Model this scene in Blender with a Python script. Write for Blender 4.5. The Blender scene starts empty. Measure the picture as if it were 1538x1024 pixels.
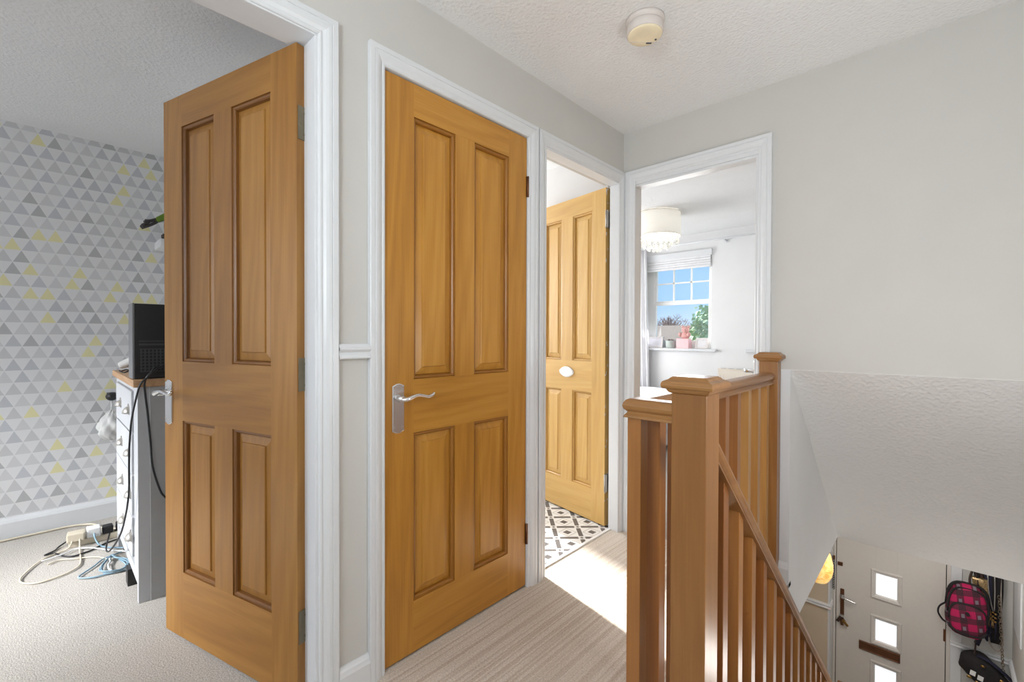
import bpy, bmesh, math, random
from mathutils import Vector, Matrix
R = math.radians
PI = math.pi
COL = bpy.context.scene.collection
random.seed(7)

# ------------------------------------------------------------------ mesh builder
class MB:
    def __init__(s):
        s.v = []; s.f = []; s.m = []; s.sm = []; s.b = []
        s.board = 0.0
    def quad(s, pts, m=0, sm=False):
        i = len(s.v); s.v += [tuple(p) for p in pts]
        s.f.append(tuple(range(i, i + len(pts)))); s.m.append(m); s.sm.append(sm); s.b.append(s.board)
    def face(s, idx, m=0, sm=False):
        s.f.append(tuple(idx)); s.m.append(m); s.sm.append(sm); s.b.append(s.board)
    def box(s, x0, x1, y0, y1, z0, z1, m=0, board=None):
        if board is not None: s.board = board
        i = len(s.v)
        s.v += [(x, y, z) for z in (z0, z1) for y in (y0, y1) for x in (x0, x1)]
        for q in ((0, 2, 3, 1), (4, 5, 7, 6), (0, 1, 5, 4), (2, 6, 7, 3), (0, 4, 6, 2), (1, 3, 7, 5)):
            s.face([i + k for k in q], m)
        return s
    def rings(s, rs, m=0, sm=False, closed=True, caps=True, mfun=None):
        """loft between successive rings (lists of points of equal length)"""
        n = len(rs[0]); base = len(s.v)
        for r in rs: s.v += [tuple(p) for p in r]
        for a in range(len(rs) - 1):
            for k in range(n if closed else n - 1):
                k2 = (k + 1) % n
                mm = mfun(a, k) if mfun else m
                s.face([base + a * n + k, base + a * n + k2, base + (a + 1) * n + k2, base + (a + 1) * n + k], mm, sm)
        if caps and closed:
            s.face([base + k for k in range(n)][::-1], m, False)
            s.face([base + (len(rs) - 1) * n + k for k in range(n)], m, False)
        return s
    def lathe(s, prof, c=(0, 0, 0), n=24, m=0, sm=True, caps=True, axis='Z'):
        rs = []
        for r, h in prof:
            ring = []
            for k in range(n):
                a = 2 * PI * k / n
                p = (r * math.cos(a), r * math.sin(a), h)
                if axis == 'X': p = (p[2], p[0], p[1])
                if axis == 'Y': p = (p[1], p[2], p[0])
                ring.append((c[0] + p[0], c[1] + p[1], c[2] + p[2]))
            rs.append(ring)
        return s.rings(rs, m, sm, True, caps)
    def tube(s, path, r, n=8, m=0, sub=4, flat=1.0, closed=False):
        """round tube along a smoothed path; r is a number or one radius per point"""
        P = [Vector(p) for p in path]
        rr = r if isinstance(r, (list, tuple)) else [r] * len(P)
        if sub > 1 and len(P) > 2:
            Q = []; q = []
            for i in range(len(P) - 1):
                p0 = P[max(i - 1, 0)]; p1 = P[i]; p2 = P[i + 1]; p3 = P[min(i + 2, len(P) - 1)]
                for k in range(sub):
                    t = k / sub
                    Q.append(0.5 * ((2 * p1) + (p2 - p0) * t + (2 * p0 - 5 * p1 + 4 * p2 - p3) * t * t + (3 * p1 - p0 - 3 * p2 + p3) * t ** 3))
                    q.append(rr[i] * (1 - t) + rr[i + 1] * t)
            Q.append(P[-1]); q.append(rr[-1]); P = Q; rr = q
        rs = []; up = Vector((0, 0, 1)); last = None
        for i, p in enumerate(P):
            t = (P[min(i + 1, len(P) - 1)] - P[max(i - 1, 0)])
            if t.length < 1e-9: t = Vector((0, 0, 1))
            t.normalize()
            if last is None:
                a = t.cross(up)
                if a.length < 1e-3: a = t.cross(Vector((1, 0, 0)))
            else:
                a = last - t * last.dot(t)
                if a.length < 1e-6: a = t.orthogonal()
            a.normalize(); b = t.cross(a); last = a
            rs.append([p + rr[i] * (a * math.cos(2 * PI * k / n) + b * flat * math.sin(2 * PI * k / n)) for k in range(n)])
        return s.rings(rs, m, True, True, True)
    def extrude(s, poly, axis, a, b, m=0, sm=False):
        """poly of 2-D points extruded between a and b along an axis"""
        f = {'X': lambda u, v, w: (w, u, v), 'Y': lambda u, v, w: (u, w, v), 'Z': lambda u, v, w: (u, v, w)}[axis]
        return s.rings([[f(u, v, a) for u, v in poly], [f(u, v, b) for u, v in poly]], m, sm)
    def ball(s, c, r, m=0, nu=16, nv=10):
        rx, ry, rz = r if isinstance(r, (list, tuple)) else (r, r, r)
        rs = []
        for j in range(nv + 1):
            a = -PI / 2 + PI * j / nv
            cr = max(math.cos(a), 1e-3)
            rs.append([(c[0] + rx * cr * math.cos(2 * PI * k / nu), c[1] + ry * cr * math.sin(2 * PI * k / nu), c[2] + rz * math.sin(a)) for k in range(nu)])
        return s.rings(rs, m, True, True, True)
    def xf(s, M):
        s.v = [tuple(M @ Vector(p)) for p in s.v]; return s
    def build(s, name, mats, parent=None, bevel=0.0, seg=2, loc=None, subsurf=0, solid=0.0):
        me = bpy.data.meshes.new(name)
        me.from_pydata(s.v, [], s.f)
        for mt in (mats if isinstance(mats, (list, tuple)) else [mats]): me.materials.append(mt)
        me.polygons.foreach_set('material_index', s.m)
        me.polygons.foreach_set('use_smooth', s.sm)
        at = me.attributes.new('board', 'FLOAT', 'FACE'); at.data.foreach_set('value', s.b)
        bm = bmesh.new(); bm.from_mesh(me)
        bmesh.ops.recalc_face_normals(bm, faces=bm.faces)
        bm.to_mesh(me); bm.free()
        o = bpy.data.objects.new(name, me); COL.objects.link(o)
        if parent is not None: o.parent = parent
        if loc is not None: o.location = loc
        if bevel > 0:
            md = o.modifiers.new('bevel', 'BEVEL'); md.width = bevel; md.segments = seg
            md.limit_method = 'ANGLE'; md.angle_limit = R(35)
        if solid:
            md = o.modifiers.new('solid', 'SOLIDIFY'); md.thickness = solid; md.offset = 0
        if subsurf:
            md = o.modifiers.new('sub', 'SUBSURF'); md.levels = subsurf; md.render_levels = subsurf
        return o

def tag(o, label=None, cat=None, group=None, kind=None):
    if label: o['label'] = label
    if cat: o['category'] = cat
    if group: o['group'] = group
    if kind: o['kind'] = kind
    return o
def empty(name, loc=(0, 0, 0), rz=0.0, rx=0.0, ry=0.0):
    o = bpy.data.objects.new(name, None); COL.objects.link(o)
    o.location = loc; o.rotation_euler = (rx, ry, rz); o.empty_display_size = 0.05
    return o
def copy_tree(root):
    r = root.copy(); COL.objects.link(r)
    for ch in [c for c in bpy.data.objects if c.parent == root]:
        c = ch.copy(); COL.objects.link(c); c.parent = r
        for g in [d for d in bpy.data.objects if d.parent == ch]:
            d = g.copy(); COL.objects.link(d); d.parent = c
    return r

# ------------------------------------------------------------------ materials
def srgb(r, g, b):
    f = lambda c: (c / 255 / 12.92) if c / 255 <= .04045 else ((c / 255 + .055) / 1.055) ** 2.4
    return (f(r), f(g), f(b), 1.0)

class N:
    """small node-tree helper"""
    def __init__(s, name):
        s.mat = bpy.data.materials.new(name); s.mat.use_nodes = True
        s.nt = s.mat.node_tree; s.p = s.nt.nodes['Principled BSDF']
        s.out = s.nt.nodes['Material Output']
    def n(s, t, **kw):
        o = s.nt.nodes.new('ShaderNode' + t)
        for k, v in kw.items(): setattr(o, k, v)
        return o
    def l(s, a, b): s.nt.links.new(a, b)
    def put(s, sock, v):
        if isinstance(v, bpy.types.NodeSocket): s.l(v, sock)
        elif isinstance(v, (tuple, list)) and len(v) == 3 and sock.type == 'RGBA': sock.default_value = (*v, 1)
        else: sock.default_value = v
    def math(s, op, a, b=None, c=None):
        o = s.n('Math', operation=op)
        s.put(o.inputs[0], a)
        if b is not None: s.put(o.inputs[1], b)
        if c is not None: s.put(o.inputs[2], c)
        return o.outputs[0]
    def mix(s, fac, a, b, mode='MIX'):
        o = s.n('Mix', data_type='RGBA', blend_type=mode)
        s.put(o.inputs[0], fac); s.put(o.inputs[6], a); s.put(o.inputs[7], b)
        return o.outputs[2]
    def ramp(s, fac, stops, const=False):
        o = s.n('ValToRGB'); cr = o.color_ramp
        if const: cr.interpolation = 'CONSTANT'
        while len(cr.elements) < len(stops): cr.elements.new(0.5)
        for e, (p, c) in zip(cr.elements, stops): e.position = p; e.color = c
        s.put(o.inputs[0], fac)
        return o.outputs[0]
    def obj(s): return s.n('TexCoord').outputs['Object']
    def sep(s, v):
        o = s.n('SeparateXYZ'); s.l(v, o.inputs[0]); return o.outputs
    def comb(s, x, y, z):
        o = s.n('CombineXYZ')
        for i, q in enumerate((x, y, z)): s.put(o.inputs[i], q)
        return o.outputs[0]
    def noise(s, vec, scale, detail=3, rough=.5, dist=0.0):
        o = s.n('TexNoise'); s.l(vec, o.inputs['Vector'])
        o.inputs['Scale'].default_value = scale; o.inputs['Detail'].default_value = detail
        o.inputs['Roughness'].default_value = rough; o.inputs['Distortion'].default_value = dist
        return o.outputs['Fac']
    def bump(s, h, strength=.3, dist=.002):
        o = s.n('Bump'); s.put(o.inputs['Height'], h)
        o.inputs['Strength'].default_value = strength; o.inputs['Distance'].default_value = dist
        s.l(o.outputs[0], s.p.inputs['Normal'])
    def set(s, color=None, rough=None, metal=None, spec=None, **kw):
        if color is not None: s.put(s.p.inputs['Base Color'], color)
        if rough is not None: s.put(s.p.inputs['Roughness'], rough)
        if metal is not None: s.p.inputs['Metallic'].default_value = metal
        if spec is not None: s.p.inputs['Specular IOR Level'].default_value = spec
        for k, v in kw.items(): s.put(s.p.inputs[k.replace('_', ' ')], v)
        return s.mat

def plain(name, c, rough=.5, metal=0.0, var=.04, scale=30.0, bump=0.0, bscale=200.0, **kw):
    m = N(name); o = m.obj()
    f = m.noise(o, scale, 3)
    d = tuple(max(0, x * (1 - var)) for x in c[:3]) + (1,); e = tuple(min(1, x * (1 + var)) for x in c[:3]) + (1,)
    col = m.ramp(f, [(.3, d), (.7, e)])
    if bump: m.bump(m.noise(o, bscale, 3), bump, .003)
    return m.set(col, rough, metal, **kw)

def wood(name, dark, mid, light, axis='Z', rough=.38, contrast=1.0, across=9.0, coat=.15):
    m = N(name); o = m.obj(); x, y, z = m.sep(o)
    at = m.n('Attribute', attribute_type='GEOMETRY', attribute_name='board').outputs['Fac']
    off = m.math('MULTIPLY', at, 13.7)
    al = {'X': x, 'Y': y, 'Z': z}[axis]
    ac = [q for k, q in (('X', x), ('Y', y), ('Z', z)) if k != axis]
    u = m.math('ADD', ac[0], off); w = m.math('ADD', ac[1], off)
    along = m.math('ADD', m.math('MULTIPLY', al, .09), off)
    v = m.comb(u, w, along)
    big = m.noise(v, across, 3, .55, .8)
    wv = m.n('TexWave', wave_type='BANDS', bands_direction='DIAGONAL')
    m.l(v, wv.inputs['Vector']); wv.inputs['Scale'].default_value = across * 1.3
    wv.inputs['Distortion'].default_value = 9; wv.inputs['Detail'].default_value = 3; wv.inputs['Detail Scale'].default_value = 1.4
    fine = m.noise(m.comb(u, w, m.math('MULTIPLY', al, .02)), 190, 3, .6)
    f = m.math('ADD', m.math('MULTIPLY', big, .66), m.math('ADD', m.math('MULTIPLY', wv.outputs['Fac'], .13 * contrast), m.math('MULTIPLY', fine, .28)))
    bv = m.math('MULTIPLY', m.math('SUBTRACT', m.math('FRACT', m.math('MULTIPLY', at, 7.31)), .5), .16)
    f = m.math('ADD', f, bv)
    col = m.ramp(f, [(.18, dark), (.52, mid), (.9, light)])
    m.bump(fine, .06, .001)
    return m.set(col, rough, Coat_Weight=coat, Coat_Roughness=.25)

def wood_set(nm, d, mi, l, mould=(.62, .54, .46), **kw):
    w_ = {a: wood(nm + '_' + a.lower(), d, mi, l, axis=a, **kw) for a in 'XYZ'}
    dk = lambda c: tuple(q * k_ for q, k_ in zip(c[:3], mould)) + (1,)  # moulding tones: the same wood colours, darkened
    for a in 'XZ': w_['m' + a] = wood(nm + '_darker_moulding_' + a.lower(), dk(d), dk(mi), dk(l), axis=a, **kw)
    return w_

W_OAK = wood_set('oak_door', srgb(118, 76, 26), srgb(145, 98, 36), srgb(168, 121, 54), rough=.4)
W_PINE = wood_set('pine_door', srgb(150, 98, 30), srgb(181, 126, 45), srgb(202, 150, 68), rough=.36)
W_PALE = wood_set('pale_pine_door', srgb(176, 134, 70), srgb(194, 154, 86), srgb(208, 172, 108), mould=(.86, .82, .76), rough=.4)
W_BAN = wood_set('banister_pine', srgb(118, 76, 36), srgb(143, 97, 50), srgb(170, 127, 76), rough=.33, contrast=.6)
BALS = [wood('baluster_wood_%s' % n, d, mi, l, 'Z', .33, .5) for n, d, mi, l in (
    ('red', srgb(120, 70, 32), srgb(146, 92, 44), srgb(170, 118, 66)),
    ('honey', srgb(144, 97, 48), srgb(172, 125, 66), srgb(196, 152, 92)),
    ('amber', srgb(132, 82, 38), srgb(160, 107, 54), srgb(184, 136, 80)))]

PAINT = plain('white_gloss_paint', srgb(214, 216, 218), .32, var=.01)
WALL = plain('warm_grey_wall_paint', srgb(197, 195, 190), .75, var=.012, scale=6, bump=.05, bscale=260)
WALLW = plain('white_wall_paint', srgb(226, 226, 226), .75, var=.012, scale=6, bump=.05, bscale=260)
WALLH = plain('hall_cream_paint', srgb(200, 186, 164), .75, var=.012, scale=6)
def stipple(name, c, sc=95, st=.55):
    m = N(name); o = m.obj()
    a = m.noise(o, sc, 3, .6); b = m.n('TexVoronoi'); m.l(o, b.inputs['Vector']); b.inputs['Scale'].default_value = sc * .8
    h = m.math('ADD', a, m.math('MULTIPLY', b.outputs['Distance'], .6))
    m.bump(h, st, .006)
    return m.set(m.ramp(m.noise(o, 5, 2), [(.3, c), (.7, tuple(min(1, q * 1.02) for q in c[:3]) + (1,))]), .85)
CEIL = stipple('stippled_ceiling_paint', srgb(230, 230, 230))
SOFF = stipple('textured_soffit_paint', srgb(228, 227, 225), 75, .6)

def wallpaper():
    m = N('triangle_wallpaper'); x, y, z = m.sep(m.obj())
    P_, H_ = .0665, .0665
    rv = m.math('DIVIDE', m.math('SUBTRACT', z, .0555), H_); row = m.math('FLOOR', rv); fv = m.math('FRACT', rv)
    hu = m.math('ADD', m.math('DIVIDE', m.math('ADD', y, .043), P_), m.math('MULTIPLY', m.math('MODULO', m.math('ADD', row, 100), 2.0), .5))
    cell = m.math('FLOOR', hu); fu = m.math('FRACT', hu)
    lim = m.math('MULTIPLY', m.math('SUBTRACT', .97, fv), .5)
    ins = m.math('LESS_THAN', m.math('ABSOLUTE', m.math('SUBTRACT', fu, .5)), lim)
    wn = m.n('TexWhiteNoise', noise_dimensions='2D')
    m.l(m.comb(m.math('ADD', cell, 3.3), m.math('ADD', row, 7.7), 0), wn.inputs['Vector'])
    tri = m.ramp(wn.outputs['Value'], [(0, srgb(203, 203, 204)), (.30, srgb(196, 196, 197)), (.54, srgb(187, 189, 193)), (.70, srgb(176, 176, 177)), (.80, srgb(190, 192, 197)), (.88, srgb(218, 213, 166))], True)
    fib = m.noise(m.obj(), 400, 2)
    base = m.ramp(fib, [(.3, srgb(216, 216, 217)), (.7, srgb(222, 222, 222))])
    return m.set(m.mix(ins, base, tri), .7)
PAPER = wallpaper()

def carpet(name, c1, c2, sc=260, stripes=None, bump=.7):
    m = N(name); o = m.obj(); x, y, z = m.sep(o)
    f = m.noise(o, sc, 4, .75)
    col = m.ramp(f, [(.32, c1), (.68, c2)])
    if stripes:
        s1 = m.noise(m.comb(m.math('ADD', x, m.math('MULTIPLY', m.noise(o, 40, 2), .006)), m.math('MULTIPLY', y, .006), 0), 17, 3, .62)
        st = m.ramp(s1, stripes)
        fl = m.ramp(f, [(.3, (.70, .70, .70, 1)), (.7, (1.22, 1.22, 1.22, 1))])
        col = m.mix(1.0, st, fl, 'MULTIPLY')
    big = m.noise(o, 3.0, 3)
    col = m.mix(m.math('MULTIPLY', big, .18), col, c1)
    m.bump(f, bump, .006)
    return m.set(col, .95, spec=.1)
CARP_BED = carpet('beige_pile_carpet', srgb(146, 140, 133), srgb(212, 207, 200), 190)
CARP_STR = carpet('striped_landing_carpet', srgb(176, 160, 144), srgb(224, 213, 200), 170,
                  [(.28, srgb(202, 187, 171)), (.40, srgb(218, 206, 192)), (.46, srgb(226, 216, 204)), (.505, srgb(200, 183, 167)), (.55, srgb(226, 216, 204)), (.62, srgb(206, 191, 175)), (.74, srgb(222, 211, 198))])

def vinyl():
    m = N('patterned_vinyl_floor'); x, y, z = m.sep(m.obj())
    S = .1414
    u = m.math('ADD', m.math('DIVIDE', m.math('ADD', x, y), S * math.sqrt(2)), .5 - 1.3152 / S)
    v = m.math('ADD', m.math('DIVIDE', m.math('SUBTRACT', x, y), S * math.sqrt(2)), .5 + 1.8823 / S)
    fu = m.math('ABSOLUTE', m.math('SUBTRACT', m.math('FRACT', u), .5)); fv = m.math('ABSOLUTE', m.math('SUBTRACT', m.math('FRACT', v), .5))
    su = m.math('GREATER_THAN', fu, .41); sv = m.math('GREATER_THAN', fv, .41)
    strip = m.math('MAXIMUM', su, sv)
    # star joints where two strips cross
    au = m.math('SUBTRACT', .5, fu); av = m.math('SUBTRACT', .5, fv)
    d = m.math('ADD', au, av)
    joint = m.math('LESS_THAN', m.math('MAXIMUM', au, av), .135)
    core = m.math('LESS_THAN', d, .075)
    ring = m.math('MULTIPLY', m.math('LESS_THAN', d, .135), m.math('GREATER_THAN', d, .095))
    dm = m.math('ADD', fu, fv)
    dia = m.math('LESS_THAN', dm, .185)
    halo = m.math('MULTIPLY', m.math('LESS_THAN', dm, .40), m.math('GREATER_THAN', dm, .33))
    W = srgb(226, 226, 224); D = srgb(92, 90, 90); G = srgb(196, 194, 190)
    col = m.mix(halo, W, G)
    col = m.mix(dia, col, D)
    col = m.mix(strip, col, D)
    col = m.mix(joint, col, W)
    col = m.mix(ring, col, G); col = m.mix(core, col, D)
    return m.set(col, .35)
VINYL = vinyl()

CHROME = plain('polished_chrome', srgb(226, 226, 228), .24, 1.0, .02)
STEEL = plain('brushed_steel', srgb(176, 172, 166), .4, .6, .05)
HINGEM = plain('dull_hinge_metal', srgb(128, 118, 98), .45, .7, .08)
BRASSB = plain('bronze_metal', srgb(120, 84, 62), .4, .8, .08)
BRASS = plain('antique_brass', srgb(176, 140, 84), .3, 1.0, .08)
BLACKP = plain('black_plastic', srgb(30, 30, 32), .45, var=.1)
DARKP = plain('charcoal_plastic', srgb(62, 63, 66), .4, var=.06)
GREYP = plain('grey_side_plastic', srgb(120, 121, 124), .4, var=.04)
CREAMP = plain('cream_plastic', srgb(206, 196, 176), .4, var=.03)
WHITEP = plain('white_plastic', srgb(232, 232, 232), .35, var=.02)
BLUEP = plain('pale_blue_cable', srgb(126, 154, 170), .4, var=.05)
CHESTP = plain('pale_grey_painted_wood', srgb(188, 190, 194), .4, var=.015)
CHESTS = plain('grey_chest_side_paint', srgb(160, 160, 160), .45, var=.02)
BEIGE = plain('yellowed_plastic', srgb(238, 224, 192), .45, var=.06, scale=18)
OFFW = plain('ageing_white_plastic', srgb(214, 206, 200), .45, var=.03)
UPVC = plain('white_upvc', srgb(236, 236, 234), .3, var=.01)
FRAMEW = plain('pale_grey_frame', srgb(214, 208, 206), .5, var=.02)
PINKB = plain('pink_card', srgb(240, 196, 198), .6, var=.03)
PINKF = plain('pink_plush', srgb(216, 166, 160), .95, var=.18, scale=90, bump=.9, bscale=120)
POTG = plain('grey_ceramic', srgb(182, 190, 184), .4, var=.04)
FABW = plain('white_cotton', srgb(226, 226, 228), .9, var=.03)
FABG = plain('light_grey_bedding', srgb(198, 199, 204), .9, var=.08, scale=60)
CRUMP = plain('pale_grey_cloth', srgb(208, 208, 206), .9, var=.06)
DOORP = plain('cream_composite_door', srgb(208, 203, 197), .5, var=.012)
BLACKF = plain('black_fabric', srgb(30, 26, 28), .85, var=.2, scale=60)
NAVYF = plain('navy_fabric', srgb(30, 30, 52), .8, var=.2, scale=60)
BROWNF = plain('dark_brown_leather', srgb(56, 38, 32), .5, var=.15)
GOLDT = plain('gold_sequin_fabric', srgb(176, 150, 110), .3, .7, .45, 90, bump=1.0, bscale=80)
GREEN = plain('green_plastic', srgb(98, 130, 34), .45, var=.15)
TOYG = plain('dark_grey_plastic', srgb(62, 56, 54), .5, var=.1)
TRUNK = plain('bare_bark', srgb(112, 96, 88), .9, var=.2)
TWIG = plain('bare_twigs', srgb(132, 110, 102), .9, var=.2)
LEAF = plain('green_leaf', srgb(150, 176, 136), .6, var=.35, scale=3)
HEDGEM = plain('reddish_shrub_leaf', srgb(140, 112, 96), .8, var=.35, scale=3)
ROOFT = plain('tan_roof_tile', srgb(122, 108, 94), .85, var=.1, scale=4)
BRICK = plain('brown_brick', srgb(124, 94, 80), .9, var=.15, scale=8)
GRASS = plain('grass', srgb(110, 126, 80), .95, var=.2, scale=2)

def glass(name, tint=(1, 1, 1), refl=.06):
    m = N(name); t = m.n('BsdfTransparent'); t.inputs[0].default_value = (*tint, 1)
    g = m.n('BsdfGlossy'); g.inputs['Roughness'].default_value = .02
    mx = m.n('MixShader'); mx.inputs[0].default_value = refl
    m.l(t.outputs[0], mx.inputs[1]); m.l(g.outputs[0], mx.inputs[2]); m.l(mx.outputs[0], m.out.inputs['Surface'])
    return m.mat
GLASS = glass('window_glass')
def emit(name, c, st, base=None):
    m = N(name)
    return m.set(base or c, .4, Emission_Color=c, Emission_Strength=st)
FROST = emit('frosted_daylit_glass', srgb(238, 242, 246), .86, srgb(226, 228, 231))
def crystal():
    m = N('crystal_glass'); g = m.n('BsdfGlass'); g.inputs['Roughness'].default_value = .05; g.inputs['IOR'].default_value = 1.3
    t = m.n('BsdfTranslucent'); t.inputs[0].default_value = (.95, .94, .9, 1)
    mx = m.n('MixShader'); mx.inputs[0].default_value = .35
    m.l(g.outputs[0], mx.inputs[1]); m.l(t.outputs[0], mx.inputs[2]); m.l(mx.outputs[0], m.out.inputs['Surface'])
    return m.mat
CRYSTAL = crystal()
def shade(name, c, e, st):
    m = N(name); x, y, z = m.sep(m.obj())
    a = m.math('ARCTAN2', y, x)
    s = m.math('MULTIPLY', m.math('ADD', m.math('SINE', m.math('MULTIPLY', a, 90)), 1), .5)
    col = m.ramp(s, [(0, tuple(q * .86 for q in c[:3]) + (1,)), (1, c)])
    return m.set(col, .8, Emission_Color=col, Emission_Strength=st)
LAMPSH = shade('pleated_voile_shade', srgb(250, 246, 236), srgb(250, 246, 236), .32)
def amber():
    m = N('amber_lamp_glass'); o = m.obj()
    f = m.noise(o, 16, 3, .6, 1.0)
    col = m.ramp(f, [(.35, srgb(226, 164, 78)), (.65, srgb(250, 214, 138))])
    return m.set(col, .3, Emission_Color=col, Emission_Strength=.75)
AMBER = amber()
BULB = emit('lit_bulb', srgb(255, 236, 180), 1.6)

def plaid():
    m = N('pink_plaid_fabric'); x, y, z = m.sep(m.obj())
    def bands(c, s, o):
        f = m.math('FRACT', m.math('ADD', m.math('DIVIDE', c, s), o)); return f
    fx = bands(m.math('ADD', x, m.math('MULTIPLY', z, .15)), .10, .15); fz = bands(m.math('SUBTRACT', z, m.math('MULTIPLY', x, .25)), .108, .35)
    bx = m.math('GREATER_THAN', fx, .55); bz = m.math('GREATER_THAN', fz, .55)
    M_ = srgb(172, 24, 80); Dk = srgb(64, 34, 44); Gr = srgb(122, 116, 126)
    both = m.math('MULTIPLY', bx, bz); one = m.math('SUBTRACT', m.math('MAXIMUM', bx, bz), both)
    col = m.mix(one, M_, srgb(98, 30, 54)); col = m.mix(both, col, Dk)
    l2 = m.math('LESS_THAN', m.math('ABSOLUTE', m.math('SUBTRACT', fx, .76)), .1)
    col = m.mix(m.math('MULTIPLY', m.math('MULTIPLY', l2, m.math('LESS_THAN', fz, .3)), .85), col, Gr)
    return m.set(col, .9)
PLAID = plaid()

# ------------------------------------------------------------------ levels
CZ = 2.28          # ceiling
YW = 2.315         # far landing wall
HZ = -.238         # hall ceiling
HF = -2.6          # hall floor
YD = 5.6           # front door plane
XP = -2.36         # wallpapered wall
XS = .842          # stairwell side wall
XR = 1.80          # right-hand wall of stairwell and hall
YB = 5.08          # bedroom window wall

def struct(name, mb, mats, label=None, bevel=0.0):
    o = mb.build(name, mats, bevel=bevel); o['kind'] = 'structure'
    if label: o['label'] = label
    return o

# ---- landing walls
b = MB()
b.box(-.1, 0, -1.7, -.26, 0, CZ).box(-.1, 0, -.26, .557, 2.0, CZ).box(-.1, 0, .557, .776, 0, CZ)
b.box(-.1, 0, .776, 1.482, 1.995, CZ).box(-.1, 0, 1.482, 1.604, 0, CZ).box(-.1, 0, 1.604, 2.27, 2.0, CZ).box(-.058, 0, 2.27, YW, 0, CZ).box(-.1, -.058, 2.31, YW, 0, CZ)
struct('wall_left', b, WALL)
b = MB()
b.box(-.1, -.012, YW, 2.545, 0, CZ).box(-.012, .05, YW, YW + .1, 0, CZ).box(.05, .715, YW, YW + .1, 1.995, CZ).box(.715, XS - .04, YW, YW + .1, 0, CZ)
b.box(XS - .04, XR + .1, YW, YW + .1, .972, CZ)
struct('wall_far', b, WALL)
b = MB(); b.box(XR, XR + .1, -1.7, YW, HF, CZ).box(XR, XR + .1, YW, YD + .2, HF, 1.1)
struct('wall_right', b, WALL)
b = MB()   # wall behind, with an opening added for the landing fill light
b.box(-.1, .5, -1.8, -1.7, 0, CZ).box(1.5, XR + .1, -1.8, -1.7, 0, CZ).box(.5, 1.5, -1.8, -1.7, 0, .9).box(.5, 1.5, -1.8, -1.7, 2.1, CZ)
struct('wall_back', b, WALL)
# ceiling over the whole upper floor
b = MB(); b.box(XP - .1, XR + .1, -2.5, YB + .2, CZ, CZ + .12)
struct('ceiling', b, CEIL)
# floors
b = MB(); b.box(-.05, XR, -1.7, 1.09, -.02, 0).box(-.05, XS, 1.09, YW + .05, -.02, 0)
struct('floor_landing', b, CARP_STR)
b = MB(); b.box(-.05, XR, -1.7, 1.09, HZ, -.021).box(XP, XS - .041, 1.09, YB + .1, HZ, -.021).box(XP, -.051, -2.4, 1.09, HZ, -.021)
struct('floor_joists', b, WALLW)
b = MB(); b.box(XP, -.05, -2.4, .74, -.02, 0); struct('floor_bedroom', b, CARP_BED)
b = MB(); b.box(XP, -.05, 1.5, 2.46, -.02, 0); struct('floor_bathroom', b, VINYL)
b = MB(); b.box(XP, .74, YW + .05, YB, -.02, .0); struct('floor_far_bedroom', b, CARP_BED)
b = MB(); b.box(-.056, -.04, 1.612, 2.262, 0, .006); struct('trim_threshold', b, WHITEP)
# left bedroom shell
b = MB(); b.box(XP - .1, XP, -2.5, 1.0, -.1, CZ); struct('wall_bedroom_papered', b, PAPER)
b = MB(); b.box(XP, -.1, .73, .80, 0, CZ); struct('wall_bedroom_end', b, WALLW)
b = MB(); b.box(XP, -2.0, -2.5, -2.4, 0, CZ).box(-.5, 0, -2.5, -2.4, 0, CZ).box(-2.0, -.5, -2.5, -2.4, 0, .6).box(-2.0, -.5, -2.5, -2.4, 2.1, CZ)
struct('wall_bedroom_window', b, WALLW)
b = MB(); b.box(-.1, 0, -2.5, -1.7, 0, CZ); struct('wall_bedroom_side', b, WALLW)
# bathroom shell
b = MB(); b.box(XP, -.1, 1.42, 1.5, 0, CZ); struct('wall_bathroom_near', b, WALLW)
b = MB(); b.box(XP, -.101, 2.445, 2.54, 0, CZ); struct('wall_bathroom_far', b, WALLW)
b = MB()
b.box(XP - .1, XP, 1.0, 1.86, 0, CZ).box(XP - .1, XP, 1.86, 2.42, 0, .95).box(XP - .1, XP, 1.86, 2.42, 2.02, CZ).box(XP - .1, XP, 2.42, YB + .2, 0, CZ)
struct('wall_bathroom_window', b, WALLW)
# far bedroom shell
b = MB()
b.box(XP, -1.285, YB, YB + .16, 0, CZ).box(-1.285, -.485, YB, YB + .16, 0, .965).box(-1.285, -.485, YB, YB + .16, 2.06, CZ).box(-.485, .80, YB, YB + .16, 0, CZ)
struct('wall_far_bedroom', b, WALLW)
b = MB(); b.box(.74, .80, YW + .1, YB, 0, CZ); struct('wall_far_bedroom_side', b, WALLW)
# stair bulkhead: side wall, sloping soffit, hall ceiling
b = MB(); b.extrude([(YW, HZ), (YW, .972), (3.716, HZ)], 'X', XS - .04, XS)
struct('wall_bulkhead', b, WALLW)
b = MB(); b.extrude([(YW + .0015, .970), (3.716, HZ), (3.716, HZ + .1), (YW + .11, .98), (YW + .0015, .974)], 'X', XS - .001, XR)
struct('ceiling_sloping_soffit', b, SOFF)
b = MB(); b.box(XS - .04, XR, 3.716, YD + .2, HZ, HZ + .1).box(-1.0, XS - .041, 1.09, YD + .2, HZ - .001, HZ + .02)
struct('ceiling_hall', b, SOFF)
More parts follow.
